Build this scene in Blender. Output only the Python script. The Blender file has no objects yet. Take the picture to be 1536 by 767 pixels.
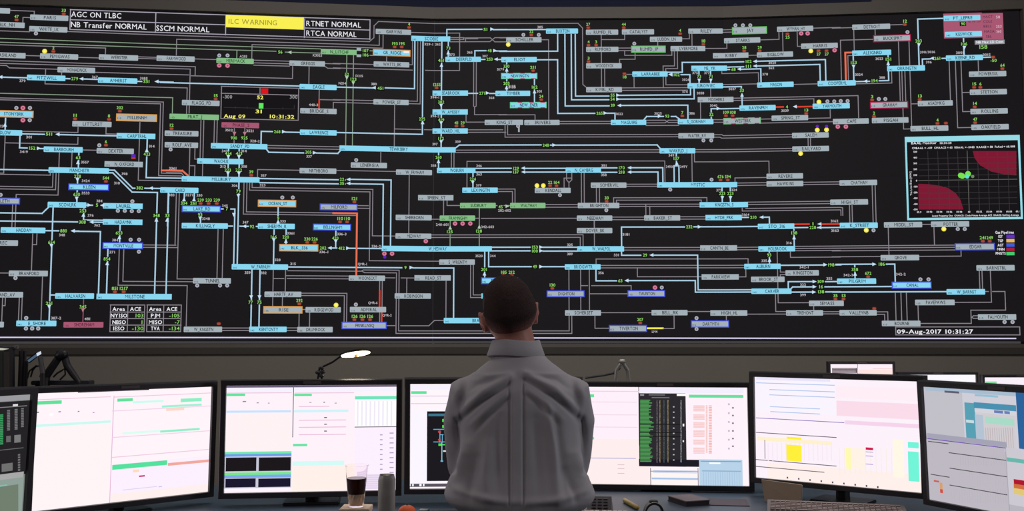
import bpy, bmesh, math, random, shlex
import numpy as np
from mathutils import Vector, Matrix, noise
random.seed(7)
S = bpy.context.scene
COL = S.collection
# ---------------------------------------------------------------- camera
FPX, CAMH = 1500.0, 1.58
TH = math.atan(116.5 / FPX)
cam = bpy.data.objects.new('camera', bpy.data.cameras.new('camera'))
COL.objects.link(cam)
cam.location = (0, 0, CAMH)
cam.rotation_euler = (math.pi / 2 + TH, 0, 0)
cam.data.sensor_width = 36
cam.data.lens = FPX / 1536 * 36
cam.data.clip_start = 0.05
cam.data.clip_end = 100
S.camera = cam
# ---------------------------------------------------------------- world, exposure, room lamps, added side fill
w = bpy.data.worlds.new('world'); S.world = w; w.use_nodes = True
w.node_tree.nodes['Background'].inputs[0].default_value = (0.055, 0.052, 0.055, 1)
w.node_tree.nodes['Background'].inputs[1].default_value = 1.0
S.view_settings.view_transform = 'Standard'
S.view_settings.look = 'None'
S.view_settings.exposure = 0
S.view_settings.gamma = 1
try: S.view_settings.use_curve_mapping = False
except Exception: pass
def area(name, loc, rot, sx, sy, power, col):
    l = bpy.data.lights.new(name, 'AREA'); l.shape = 'RECTANGLE'; l.size = sx; l.size_y = sy
    l.energy = power; l.color = col
    o = bpy.data.objects.new(name, l); COL.objects.link(o); o.location = loc; o.rotation_euler = rot
    return o
area('ceiling_lamp', (-0.6, 0.2, 5.0), (math.radians(28), 0, 0), 3.0, 1.2, 20, (1.0, 0.93, 0.93))
def aimed(loc, tgt, sx, sy, power, col):
    area('side_fill', loc, (Vector(tgt)-Vector(loc)).to_track_quat('-Z', 'Y').to_euler(), sx, sy, power, col)  # added fill for the man's back, in place of unseen lit monitors
aimed((4.6, 1.9, 2.7), (0.1, 3.2, 1.3), 1.6, 1.0, 34, (0.93, 0.96, 1.0))
aimed((-4.6, 1.9, 2.7), (0.0, 3.2, 1.3), 1.6, 1.0, 20, (1.0, 0.95, 0.96))
area('ceiling_lamp', (0.3, 4.4, 5.1), (math.radians(50), 0, 0), 7.0, 0.6, 150, (1.0, 0.95, 0.90))
# ---------------------------------------------------------------- helpers
def lin(h):
    if isinstance(h, str): h = tuple(int(h[i:i+2], 16) for i in (0, 2, 4))
    return tuple(((c/255)/12.92 if c/255 <= .04045 else (((c/255)+.055)/1.055)**2.4) for c in h)
def ray(px, py):
    x = (px-768)/FPX; z = -(py-383.5)/FPX
    return Vector((x, math.cos(TH)-z*math.sin(TH), math.sin(TH)+z*math.cos(TH)))
C0 = Vector((0, 0, CAMH))
def at(px, py, Y): r = ray(px, py); return C0 + r*(Y/r.y)
def onz(px, py, z): r = ray(px, py); return C0 + r*((z-CAMH)/r.z)
MATS = {}
def mat(name, rgb, rough=.6, metal=0, var=.12, scale=20, bump=0, bscale=60, spec=.5, trans=0, ior=1.45, coat=0):
    if name in MATS: return MATS[name]
    m = bpy.data.materials.new(name); m.use_nodes = True
    nt = m.node_tree; b = nt.nodes['Principled BSDF']; L = lin(rgb)
    tc = nt.nodes.new('ShaderNodeTexCoord'); nz = nt.nodes.new('ShaderNodeTexNoise')
    nz.inputs['Scale'].default_value = scale; nz.inputs['Detail'].default_value = 4
    nt.links.new(tc.outputs['Object'], nz.inputs['Vector'])
    mx = nt.nodes.new('ShaderNodeMix'); mx.data_type = 'RGBA'
    mx.inputs[6].default_value = tuple(c*(1-var) for c in L)+(1,)
    mx.inputs[7].default_value = tuple(min(1, c*(1+var)) for c in L)+(1,)
    nt.links.new(nz.outputs['Fac'], mx.inputs[0]); nt.links.new(mx.outputs[2], b.inputs['Base Color'])
    b.inputs['Roughness'].default_value = rough; b.inputs['Metallic'].default_value = metal
    b.inputs['Specular IOR Level'].default_value = spec
    b.inputs['Transmission Weight'].default_value = trans; b.inputs['IOR'].default_value = ior
    if bump:
        n2 = nt.nodes.new('ShaderNodeTexNoise'); n2.inputs['Scale'].default_value = bscale; n2.inputs['Detail'].default_value = 3
        nt.links.new(tc.outputs['Object'], n2.inputs['Vector'])
        bp = nt.nodes.new('ShaderNodeBump'); bp.inputs['Strength'].default_value = bump; bp.inputs['Distance'].default_value = .01
        nt.links.new(n2.outputs['Fac'], bp.inputs['Height']); nt.links.new(bp.outputs['Normal'], b.inputs['Normal'])
    MATS[name] = m; return m
def emit(name, strength=1.0, sample=False, rgb=None):
    m = bpy.data.materials.new(name); m.use_nodes = True; nt = m.node_tree; nt.nodes.clear()
    o = nt.nodes.new('ShaderNodeOutputMaterial'); e = nt.nodes.new('ShaderNodeEmission')
    e.inputs[1].default_value = strength
    if rgb: e.inputs[0].default_value = lin(rgb)+(1,)
    else:
        a = nt.nodes.new('ShaderNodeAttribute'); a.attribute_name = 'screen_colour'
        nt.links.new(a.outputs['Color'], e.inputs[0])
    nt.links.new(e.outputs[0], o.inputs[0])
    m.cycles.emission_sampling = 'AUTO' if sample else 'NONE'
    return m
M_SCREEN = emit('lit_pixels')
def props(o, label=None, cat=None, group=None, kind=None):
    if label: o['label'] = label
    if cat: o['category'] = cat
    if group: o['group'] = group
    if kind: o['kind'] = kind
    return o
def empty(name, loc, **k):
    o = bpy.data.objects.new(name, None); o.empty_display_size = .1; COL.objects.link(o); o.location = loc
    return props(o, **k)
def origin(o):
    v = Vector(o.location)
    while o.parent: o = o.parent; v += Vector(o.location)
    return v
def build(name, V, F, m, parent=None, smooth=False, cols=None, mi=None, **k):
    """one mesh object; V in world coordinates"""
    me = bpy.data.meshes.new(name)
    V = np.asarray([tuple(v) for v in V], float) if not isinstance(V, np.ndarray) else V
    if parent is not None: off = origin(parent)
    else:
        off = Vector(((V[:,0].min()+V[:,0].max())/2, (V[:,1].min()+V[:,1].max())/2, V[:,2].min()))
    me.from_pydata((V-np.array(off)).tolist(), [], [tuple(int(i) for i in f) for f in F])
    for mm in (m if isinstance(m, (list, tuple)) else [m]): me.materials.append(mm)
    if smooth: me.polygons.foreach_set('use_smooth', [True]*len(me.polygons))
    if mi is not None: me.polygons.foreach_set('material_index', mi)
    if cols is not None:
        at_ = me.color_attributes.new('screen_colour', 'FLOAT_COLOR', 'CORNER')
        arr = []
        for f, c in zip(F, cols): arr += (list(c)+[1.0])*len(f)
        at_.data.foreach_set('color', arr)
    o = bpy.data.objects.new(name, me); COL.objects.link(o)
    if parent is not None: o.parent = parent
    else: o.location = off
    return props(o, **k)
class MB:
    def __init__(s): s.V = []; s.F = []
    def add(s, V, F):
        n = len(s.V); s.V += [tuple(v) for v in V]; s.F += [tuple(i+n for i in f) for f in F]; return s
    def box(s, x0, x1, y0, y1, z0, z1, M=None, bev=0):
        if bev:
            bm = bmesh.new(); bmesh.ops.create_cube(bm, size=1)
            bmesh.ops.scale(bm, vec=(x1-x0, y1-y0, z1-z0), verts=bm.verts)
            bmesh.ops.translate(bm, vec=((x0+x1)/2, (y0+y1)/2, (z0+z1)/2), verts=bm.verts)
            bmesh.ops.bevel(bm, geom=bm.edges[:], offset=bev, segments=2, affect='EDGES')
            bm.verts.index_update()
            V = [v.co.copy() for v in bm.verts]; F = [[v.index for v in f.verts] for f in bm.faces]; bm.free()
        else:
            V = [Vector(p) for p in ((x0,y0,z0),(x1,y0,z0),(x1,y1,z0),(x0,y1,z0),(x0,y0,z1),(x1,y0,z1),(x1,y1,z1),(x0,y1,z1))]
            F = [(0,3,2,1),(4,5,6,7),(0,1,5,4),(1,2,6,5),(2,3,7,6),(3,0,4,7)]
        if M is not None: V = [M @ v for v in V]
        return s.add(V, F)
    def tube(s, pts, r, n=10, cap=True):
        pts = [Vector(p) for p in pts]; rs = r if isinstance(r, (list, tuple)) else [r]*len(pts)
        V = []; prev = None
        for i, p in enumerate(pts):
            t = (pts[min(i+1, len(pts)-1)]-pts[max(i-1, 0)]).normalized()
            a = prev if prev is not None else (Vector((0,0,1)) if abs(t.z) < .9 else Vector((1,0,0)))
            a = (a - t*a.dot(t)).normalized(); b = t.cross(a); prev = a
            for k in range(n):
                q = 2*math.pi*k/n; V.append(p + (a*math.cos(q)+b*math.sin(q))*rs[i])
        F = [(i*n+k, i*n+(k+1)%n, (i+1)*n+(k+1)%n, (i+1)*n+k) for i in range(len(pts)-1) for k in range(n)]
        if cap: F += [tuple(range(n-1, -1, -1)), tuple((len(pts)-1)*n+k for k in range(n))]
        return s.add(V, F)
    def limb(s, pts, rs, n=16):
        """tube with rounded ends"""
        pts = [Vector(p) for p in pts]; P = []; R = []
        d0 = (pts[0]-pts[1]).normalized(); d1 = (pts[-1]-pts[-2]).normalized()
        for a in (85, 60, 30): P.append(pts[0]+d0*rs[0]*math.sin(math.radians(a))); R.append(rs[0]*math.cos(math.radians(a)))
        P += pts; R += list(rs)
        for a in (30, 60, 85): P.append(pts[-1]+d1*rs[-1]*math.sin(math.radians(a))); R.append(rs[-1]*math.cos(math.radians(a)))
        return s.tube(P, R, n)
    def lathe(s, prof, c, n=28, ax=None):
        """prof (r, h) about the axis through c"""
        c = Vector(c); M = ax if ax is not None else Matrix.Identity(3)
        V = [c + M @ Vector((r*math.cos(2*math.pi*k/n), r*math.sin(2*math.pi*k/n), h)) for r, h in prof for k in range(n)]
        F = [(i*n+k, i*n+(k+1)%n, (i+1)*n+(k+1)%n, (i+1)*n+k) for i in range(len(prof)-1) for k in range(n)]
        return s.add(V, F)
    def loft(s, rings, n=40, cap=True):
        """rings: (z, cx, cy, rx, ry, p) superellipses"""
        V = []
        for z, cx, cy, rx, ry, p in rings:
            for k in range(n):
                q = 2*math.pi*k/n; c, d = math.cos(q), math.sin(q)
                V.append((cx+rx*math.copysign(abs(c)**(2/p), c), cy+ry*math.copysign(abs(d)**(2/p), d), z))
        F = [(i*n+k, i*n+(k+1)%n, (i+1)*n+(k+1)%n, (i+1)*n+k) for i in range(len(rings)-1) for k in range(n)]
        if cap: F += [tuple(range(n-1, -1, -1)), tuple((len(rings)-1)*n+k for k in range(n))]
        return s.add(V, F)
    def make(s, name, m, parent=None, **k): return build(name, s.V, s.F, m, parent, **k)
def frame_matrix(c, yaw, tilt=0):
    return Matrix.Translation(Vector(c)) @ Matrix.Rotation(yaw, 4, 'Z') @ Matrix.Rotation(-tilt, 4, 'X')
# ---------------------------------------------------------------- lettering: outlines of the built-in font, cached once
CH = "ABCDEFGHIJKLMNOPQRSTUVWXYZabcdefghijklmnopqrstuvwxyz0123456789_-/.:=[]$%"
GL = {}
def load_glyphs():
    todo = []
    for bold, off in ((0, .004), (1, .017)):
        for ch in CH:
            c = bpy.data.curves.new('g', 'FONT'); c.body = ch; c.resolution_u = 2; c.offset = 0 if ch in 'M' else off; c.size = 1
            o = bpy.data.objects.new('g', c); COL.objects.link(o); todo.append((ch, bold, o))
    dg = bpy.context.evaluated_depsgraph_get(); dg.update()
    for ch, bold, o in todo:
        me = o.evaluated_get(dg).to_mesh(); me.calc_loop_triangles()
        V = [(v.co.x, v.co.y) for v in me.vertices]; T = [tuple(t.vertices) for t in me.loop_triangles]
        x0 = min(v[0] for v in V); x1 = max(v[0] for v in V)
        GL[ch, bold] = ([(v[0]-x0, v[1]) for v in V], T, x1-x0)
        o.to_mesh_clear()
    for ch, bold, o in todo:
        c = o.data; bpy.data.objects.remove(o); bpy.data.curves.remove(c)
load_glyphs()
CAPH = max(v[1] for v in GL['H', 0][0])
def layout(txt, bold):
    x = 0; out = []
    for ch in txt:
        if ch == ' ': x += .34; continue
        g = GL.get((ch, bold))
        if g is None: continue
        w = g[2]; ad = max(w, .30); out.append((g, x+(ad-w)/2)); x += ad + (.10 if not bold else .07)
    return out, x-.08
# ---------------------------------------------------------------- drawing on a lit screen
PAL = dict(c=(138,214,240), g=(164,176,183), n=(132,188,134), m=(168,88,114), k=(24,22,24), w1=(238,238,245), yl=(250,240,70),
    w=(138,132,140), r=(235,112,84), r2=(222,66,48), d=(58,56,58), d2=(96,96,92), wb=(214,206,238), wh=(170,165,180), yl2=(250,240,84),
    v=(142,212,104), sg=(150,150,160), dk=(80,40,66), lt=(225,190,205), ol=(150,140,62), red=(222,22,30), grn=(92,236,92), yel=(250,245,110),
    w2=(170,170,175), cy=(120,205,220), cyb=(150,218,230), u=(98,40,190), rb=(170,60,50), lp=(98,50,190), lo=(230,185,105), lb=(70,92,215),
    lr=(170,30,60), lg=(70,200,110), mr=(128,26,52), gr=(120,225,80), tq=(90,225,225), dg=(110,140,100), p=(205,95,130), a=(176,178,190), y=(252,236,80))
PAL = {k: lin(v) for k, v in PAL.items()}
LINEC = dict(c=(172,208,230), n=(134,156,132), m=(150,82,106)); LINEC = {k: lin(v) for k, v in LINEC.items()}
class Sheet:
    """a pile of flat coloured shapes in (u, v) metres on a surface; put() maps them to the world"""
    def __init__(s, put, px): s.put = put; s.px = px; s.V = []; s.F = []; s.C = []
    def poly(s, pts, col, layer, tris=None):
        n = len(s.V); s.V += [s.put(u, v, layer) for u, v in pts]
        for t in (tris or [tuple(range(len(pts)))]):
            s.F.append(tuple(n+i for i in t)); s.C.append(col)
    cuts = ()
    def rect(s, u0, u1, v0, v1, col, layer, ch=0):
        if u0 > u1: u0, u1 = u1, u0
        for cu in s.cuts:
            if u0+1e-4 < cu < u1-1e-4:
                s.rect(u0, cu, v0, v1, col, layer); s.rect(cu, u1, v0, v1, col, layer); return
        if v0 > v1: v0, v1 = v1, v0
        if ch: s.poly([(u0+ch,v0),(u1-ch,v0),(u1,v0+ch),(u1,v1-ch),(u1-ch,v1),(u0+ch,v1),(u0,v1-ch),(u0,v0+ch)], col, layer)
        else: s.poly([(u0,v0),(u1,v0),(u1,v1),(u0,v1)], col, layer)
    def seg(s, a, b, wd, col, layer):
        a = Vector(a); b = Vector(b); d = b-a
        if d.length < 1e-6: return
        d.normalize(); nn = Vector((-d.y, d.x))*wd/2; e = d*wd/2
        s.poly([a-e-nn, b+e-nn, b+e+nn, a-e+nn], col, layer)
    def disc(s, c, r, col, layer, n=12):
        s.poly([(c[0]+r*math.cos(2*math.pi*k/n), c[1]+r*math.sin(2*math.pi*k/n)) for k in range(n)], col, layer)
    def text(s, txt, uc, vc, h, col, layer, width=None, bold=0, rot=0, left=None):
        lay, tw = layout(txt, bold)
        if not lay: return
        sy = h/CAPH; sx = (width/tw) if width else sy
        if left is not None: uc = left+tw*sx/2
        for (V, T, _), x in lay:
            P = [((x+vx-tw/2)*sx, (vy-CAPH/2)*sy) for vx, vy in V]
            if rot: P = [(-y, x_) for x_, y in P]
            s.poly([(uc+a, vc+b) for a, b in P], col, layer, T)
    def make(s, name, parent, **k):
        if s.F: return build(name, s.V, s.F, M_SCREEN, parent, cols=s.C, **k)
DATA = r'''
@ 0 0 1
l w 101.7 47.8 260 52.5 510 61.9 554 63 561 56.8 561 39 567.8 32.2 760 35.3 867 35.9 874 42.4 874 127 879 131
l n 0 58.1 260 65.8 481 74.5
l n 0 63 260 72.4 414 78
l n 428 78.5 481 80
l w 0 95 260 103 284.7 104.3 284.7 170
l w 0 91 260 99 293 101 293 113
l w 287 113 439 119 439 100
l w 143 108.5 283 113
l w 68 121 68 125.4 260 132 280.5 132.5 280.5 171
l c 241 123 449 130.5
l w 265 83 265 58.8 510 67 569 68 569 53
l w 378 88 378 67 510 71.5 574.6 72 574.6 53
l c 740 44.5 819 45
l c 622 62.7 622 133.5 577 132
l w 626.3 63 626.3 152 613 152
l w 630.5 63 630.5 156 613 156
l c 634 63 634 202 505 199
l c 662.7 63 662.7 131 661.5 221
l n 520.3 83 518.5 219
l n 530 83 529 219
l w 823 60 823 180
l c 847.5 52 847.5 159 913.5 159.5
l c 857 52 857 150 913.5 150
l c 863 52 863 144.5 913.5 144.5
l c 805 90 836.5 90 836.5 170.3 893 170.5
l w 902 52 902 131
l w 907 103 907 131
l w 951 116 951 131.5
l w 1016 77 1016 103 998.6 103.5 998.6 127.5 1031 127.5
l w 1011.5 77 1011.5 99 994.7 99.5 994.7 132
l w 1348 62 1349.5 151
l w 1363.5 62 1367 193
l w 1353 107 1354.5 193.5 1365 194
l w 1357 107 1358.5 155
l w 1423.5 91 1425.2 150.5
l w 1432.8 91 1436 191.7 1456.5 191.7
l w 1440.8 91 1444 167.5 1455 167.8
l w 1444 139 1454 139
l n 0 139.5 259 147.5 259 170
l w 0 146.4 244.6 154 243 259.5 272 261
l w 0 149.3 240.3 156.6 239 263 272 265
l w 209.7 184 208 270.5 273 272
l c 220.7 210 220 266.5 273 268
l w 301.4 181 300.5 238
l w 305.5 181 304.3 264
l w 321.5 181 321.5 215
l w 325.7 181 325.7 215
l w 284.7 222 284.3 264
l w 292.5 222 292.5 239 297 239
l c 505 131.5 560 131.8
l w 757.6 189 757.6 206 1018 205.5
l w 761.4 189 761.4 202.5 1018 202
l w 1100 147.3 1250 144.5 1287.3 144 1287.3 177
l c 162.7 259.3 169.5 259.8 198.6 288.3 236 289.3 232.5 441
l c 253 292 249.5 441
l c 79.5 312 74.5 485
l c 113 347 151 348 148 441
l w 179 375 177.6 428.3 281 428.5 279.5 489
l w 186 375 184.5 422.3 290 423
l w 64 416 62 480
l w 504 256 594 257.5
l r 243 255.5 273 257
l w 374.5 275 374.5 285.5 500 287.5 555 288 554 391 658.5 392.5
l w 378.3 275 378.3 282 559.3 284 558.5 354 593 354.5
l w 264.5 290 263 368 250 368
l w 269 290 266 418.5 290 419
l w 432 406.5 542 407 545 405 598.6 406 598 496.5 853.5 496.8 853.5 405
l w 543 407 547 409.5 595 409.5 593.7 500.5 857.7 500.5 857.7 474
l w 429.7 414 523 414.3
l w 431 418.2 523 418.5
l w 871 405 871 465
l w 884 405 884 465
l wb -20 506 400 506.5 800 507.2 1200 507.9 1523 508.6
@ 0 0 5.9
b PARIS g 270 608 160
b KEANE g -240 93 95
b BELK_NH g -120 222 222
b WHITE_LK g 262 600 262
b ASHLAND g -100 230 492
b PEMIGWAS g 358 695 503
b WEBSTER g 878 1225 512
b FARMWOOD g 1388 1725 522
b MONADNCK g 512 845 623
b FITZWILL c 242 582 692
b AMHERST c 870 1218 716
l w 93 95 305 100 305 135
l w 205 200 205 155 270 158
l w -10 277 262 280
l w 0 398 935 427 935 480
l w 230 494 358 496
l w 695 510 878 514
l w 1225 506 1388 508
l w 1225 520 1388 522
l w 0 580 60 582 85 605 512 612
l w 405 615 405 660
l w 547 640 547 665
l c -10 685 242 690
l c 582 697 630 700
l c 745 702 870 704
l c 1218 722 1265 723
l c 1410 726 1534 730
a 10 685 l c
a 725 701 l c
a 1390 725 l c
v 279 665 700
v 331 1300 725
s 379 203 718
s 367 843 685
s 3185 1275 697
g 47 150 180
g 33 567 125
g 2 475 458
o 323 300 a
o 400 457 y
@ 250 0 5.9
b MERIMACK n 442 772 542
b GREGGS g 1087 1402 565
b N_LITCHF n 1365 1682 463
b EAGLE c 1177 1505 773
o 468 495 a
o 541 495 a
o 468 583 p
o 541 585 p
s A203 680 502
v 56 1007 464
a 1090 467 l n
s K3025 1335 493
l n 622 450 622 515
l w 250 522 442 530
l w 772 535 1087 543
l w 772 558 1087 567
l w 772 578 1087 588
l w 1402 565 1534 567
l w 1402 590 1425 606 1534 608
l w 1260 592 1260 745
@ 500 0 5.9
b GARVINS g 375 688 285
b SCOBIE c 690 1035 347
b GR_RIDGE co 350 683 470 62
b WATTS_BK g 357 672 573
b DEERFLD c 992 1307 528
f w1 622 456 672 474
g 4 670 245
g 193 543 418
g 195 605 418
v 107 285 452
v 106 285 490
f g 207 428 247 452
f g 207 485 247 509
l n 205 450 350 450
l n 205 490 350 490
l c 1005 322 1005 262 1315 262
v 51 1348 265
a 1405 262 r c
l c 1420 262 1534 265
l w 1035 335 1150 335 1155 350 1035 352
l w 1035 370 1385 372 1430 335 1534 335
l w 1155 337 1390 337 1430 372 1534 372
l w 1170 365 1170 345 1278 345
l w 700 370 700 575 672 575
v 451 955 538
a 958 580 u c
l c 1018 370 1018 505
v 73 1018 430
a 1018 470 u c
s 373 1050 487
s 329-1 845 395
s 262 925 395
s 365 1208 467
l c 1253 505 1253 450 1360 452
v 48 1383 452
a 1430 452 r c
l c 1440 452 1534 455
l c 1307 528 1345 528
s 307 1343 500
v 253 1383 528
a 1440 528 l c
l c 1455 528 1490 528
l w 1242 553 1242 940 1250 950 1250 1015 1534 1018
l w 1265 553 1265 940 1250 950
l w 0 567 357 568
l w 0 603 700 622
l w 815 622 1118 628 1118 293 690 290
v 52 120 662
a 120 692 d n
v 123 177 705
a 177 738 d n
s D215 230 675
s N214 80 740
s 380 360 747
l w 472 505 472 547
@ 750 0 5.9
b SCHILLER g 55 367 355
b BUXTON c 407 690 278
b ELIOT c 12 325 530
b NEWINGTN cx 10 330 675 56
b RUMFD_FL g 760 1045 288
b CATALYST g 1078 1362 285
b RUMFORD g 762 1047 440
b RUMFD_IP gn 1160 1465 438 64
b LUDDN_LN g 1325 1610 350
b WOODSYCK g 762 1075 585
b LARRABEE c 1170 1482 658
o 207 312 a
o 343 312 a
g 22 277 312
o 73 398 y
s 385 355 243
l c 0 455 510 457 510 305
l w 0 337 55 337
l w 0 372 55 372
l w 367 352 430 355
g 27 780 247
g 44 1095 247
g 4 783 402
g 3 850 402
g 3 783 547
l w 1047 427 1160 427
l w 1047 450 1160 450
l w 1103 310 1103 352 898 352
l w 1103 450 1103 492 1520 490 1520 455
l w 1195 475 1195 525 1058 527 1058 560
o 1187 390 a
l w 1395 375 1395 405
h 18 1100 655
l w 1115 660 1170 660
v 330 57 590
a 60 622 u c
s 3179 5 617
g 211 293 628
v 203 57 743
s 3135 105 767
v 162 305 775
l c 60 555 60 640
l c 60 705 60 805
l c 305 700 305 905
a 1505 663 l c
@ 1000 0 5.9
b LVERMORE g 33 340 433
b RILEY g 190 495 278
b JAY gn 577 887 272 68
b STARKS g 507 827 360
b WYMAN_HY g 975 1295 258
b HARRIS g 1188 1512 408
b KIBBY g 408 722 494
b BIGELOW g 797 1117 485
b ME_YK c 217 532 607
g 4 118 302
g 18 323 394
g 28 685 453
g 29 822 453
o 607 228 a
o 673 228 a
o 738 228 a
o 1188 300 p
o 1245 300 p
h 25 1067 303
o 1273 455 y
h 27 1342 452
h 27 1413 452
o 1483 448 p
l w 135 345 200 345 200 305
l w 223 305 223 410
l w 495 265 577 265
l w 495 287 577 287
l w 827 353 993 352 993 290
l w 340 430 532 430 532 388
l w 1027 290 1027 458
l w 1155 285 1155 412 1188 412
l w 1295 250 1534 245
l w 722 492 797 490
l w 0 492 45 490 45 458
l c -10 643 137 640 137 555 690 548
v 102 722 548
a 780 547 l c
l c 800 545 1405 528 1405 715
l c 532 597 685 592
v 111 722 590
a 780 588 l c
l c 800 586 1355 573 1357 715
l c 532 617 555 617
v 68 590 618
a 640 615 l c
l c 655 614 833 612 833 725
l w 487 637 487 650 812 648 812 725
s 3020 933 558
s 362 925 605
s 378 870 660
v 102 85 665
a 35 665 l c
l c 125 663 205 663 205 740
s 3026 167 708
s 375 250 648
s 377 355 648
l c 285 635 285 740
l c 388 635 388 740
v 73 285 680
v 71 388 680
a 285 715 d c
a 388 715 d c
@ 1250 0 5.364
part transfer_limit_panel
f m 885 108 1195 308
f m 1195 108 1365 322
part
b DETROIT g 150 455 218
b BUCKSPRT gm 318 622 310 58
b ALEIGNRD c 150 463 427
b ORRINGTN c 430 735 552
b KEENE_RD c 903 1200 467
b POWERSUL g 1088 1388 597
b STETSON g 1095 1393 742
b PT_LEPRE c 885 1180 147
b KESWICK c 895 1192 277
part transfer_limit_panel
f sg 1135 325 1375 358
t w1 1145 1362 342 22 "NB Max LD Cont" 1
t v 1165 1232 382 34 158 1
t dk 1198 1275 140 22 MACT
t dk 1200 1272 178 22 COLE
t dk 1203 1268 216 22 BELL
t dk 1207 1292 258 22 MASA
t dk 1222 1270 298 22 SEL
t lt 1303 1335 142 22 58
t lt 1303 1348 218 22 353
t lt 1306 1345 258 22 360
t dk 1080 1180 180 14 "ME_IMP_CAP"
part
l w 455 203 560 198
g 12 573 200
l w -10 232 150 220
l w 165 240 165 405
l w 335 238 335 285
l w 60 645 60 325 318 318
o 593 262 a
l r 97 645 97 425 150 425
l w 118 645 118 450 150 447
l c 885 150 675 155 690 525
v 203 682 333
a 685 364 d c
s 390/3016 755 422
l c 1040 170 1050 445
v 90 1040 195
v 106 1047 357
a 1050 387 d c
s 3001 1015 427
l c 870 472 903 471
v 261 833 473
a 790 473 l c
l c 715 525 715 478 778 475
s 396 765 503
l c 1200 463 1265 462
s 3015 1230 443
h -50 1283 462
l c 160 453 162 645
v 153 160 507
a 160 539 d c
s 3023 367 475
l c 440 450 440 528
v 151 440 480
a 438 514 u c
l c 443 575 443 650 368 652
s 388 390 627
v 194 328 653
a 255 657 l c
l c 178 658 297 656
s 3024 203 603
l w 178 678 468 668 468 575
g 64 1357 555
g 15 1130 705
g 6 1180 705
l w 1165 490 1165 575
@ 0 110 5.9
b STONYBRK co -60 300 362 62
b MILLENNM go 1030 1392 395 66
b LITTLRST g 643 990 452
b CARPTRHL c 1035 1377 558
b LUDLOW c -145 200 527
b BARBOURH c 390 735 677
b DEXTER g 858 1187 690
o 150 310 a
o 208 310 p
o 270 310 a
o 208 418 p
o 268 418 a
l c 50 400 50 500
a 50 460 u c
s 302 8 470
g 11 667 405
g 8 967 410
g 202 1063 337
l w 200 515 692 525 692 480
l w 692 570 690 632 50 615
l w 45 545 38 885 0 885
l w 940 482 940 537 1035 540
l c 200 540 405 540
v 511 440 540
a 515 543 l c
l c 535 545 1035 555
s 301 262 567
l c 180 550 175 662 248 663
v 152 288 665
a 348 667 r c
l c 360 668 390 668
s 3419 215 697
l w 735 680 858 683
o 883 640 a
g 6 940 638
f u 1165 720 1203 748
f rb 1165 748 1203 762
a 1303 685 u c
v 423 1303 718
s 314 1345 648
l w 525 705 525 835
l w 637 705 637 835
l c 698 705 698 835
b TREASURE g 1460 1758 535
b ROLF_AVE g 1460 1755 637
o 1513 677 a
g 12 1520 492
@ 250 110 5.9
b FLAGG_PD g 137 470 265
b PRAT_J n 27 465 388
b BRIDGE_S g 1183 1505 337
b LAWRENCE c 1180 1505 527
b PHASE_2 m 487 820 462
b SANDY_PD c 393 893 648
g 15 435 230
part area_control_window
f k 485 128 1168 412
l w 485 128 1168 128 1168 412 485 412 485 128
l w 485 188 1168 190
l w 828 130 828 190
f red 838 138 900 188
t w2 500 583 212 32 -300
t w2 1092 1160 214 32 300
t yel 803 858 218 34 52 1
f grn 818 268 858 316
t yel 790 850 342 34 31 1
t yel 508 698 384 34 "Aug 09" 1
t yel 910 1130 388 34 "10:31:32" 1
l d 510 310 1130 315
l d 610 300 610 315
l d 715 300 715 315
l d 1030 305 1030 320
l d 1130 285 1130 320
part
l w 1350 150 1350 235
l r2 1350 235 1350 320
l w 1355 235 1534 238
l w 1475 310 1475 258 1534 262
s 440-3 1300 282
l w 600 490 597 618
l w 693 490 690 618
s 3512 553 505
s 3521 740 512
a 602 537 d p
a 693 537 d p
v 930 597 575
v 925 690 575
s 328-2 783 602
l c 837 625 837 515 945 518
v 268 980 520
a 1038 520 r c
l c 1050 522 1180 525
l w 893 643 1534 650
l w 893 665 1534 672
l c 885 675 905 700 1220 707
v 205 1255 700
a 1310 706 r c
l c 1325 708 1515 710 1534 690
s 337 1262 738
s 343 515 690
s 314 685 690
l c 548 675 548 755
l c 642 675 642 755
v 414 548 713
v 413 642 713
a 548 742 d c
a 642 742 d c
@ 500 110 5.9
a 360 131 l c
v 451 418 135
s 380 360 97
l w 0 238 355 240
l w 0 262 355 265
b POWER_ST g 355 667 258
b SEABROOK c 878 1192 178
b W_AMESBY c 878 1190 345
b WARD_HIL c 878 1190 513
b KING_ST g 1340 1680 437
b TEWKSBRY c 55 1083 674
s 394-1 900 215
v 382 955 257
a 955 288 d c
s 394-2 900 382
v 419 955 415
a 955 443 d c
g 41 1090 470
g 29 1145 470
v 112 953 580
a 955 610 d c
s 397 900 630
s 339 1103 608
g 1255 915 132
l c 1192 178 1285 180
v 271 1318 180
a 1365 178 r c
l c 1385 180 1433 180
s 368 1400 220
l w 1175 370 1175 432 1340 435
l w 545 285 537 645
l w 545 495 775 498
l w 805 500 878 502
l w 1190 500 1500 503
l w 1190 522 1525 525
v 275 785 408
a 790 438 u c
l c 1083 662 1115 635 1870 637
l w 1085 680 2910 680
l w 1085 703 2910 700
@ 750 110 5.9
b TIMBER c -40 267 180
b NEW_ENER cx 88 412 283 56
b 3RIVERS g 215 527 438
b KIMBL_RD g 762 1078 147
b MAGUIRE c 980 1293 437
a 58 130 u c
v 203 57 92
s 3135 107 125
v 162 305 125
a 305 166 u c
s 301 348 162
g 24 365 235
v 55 995 197
v 54 995 232
v 39 997 287
a 1043 197 r c
a 1043 232 r c
a 1055 288 l c
l c 1055 197 1534 195 1685 190 1685 140
l c 1055 232 1534 228 1717 227 1717 140
l c 1070 288 1534 283 1662 283 1662 400
v 265 880 357
a 930 355 r c
l c 945 355 1017 355 1017 410
s 3022 1055 362
l c 1275 410 1297 385 1445 383
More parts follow.
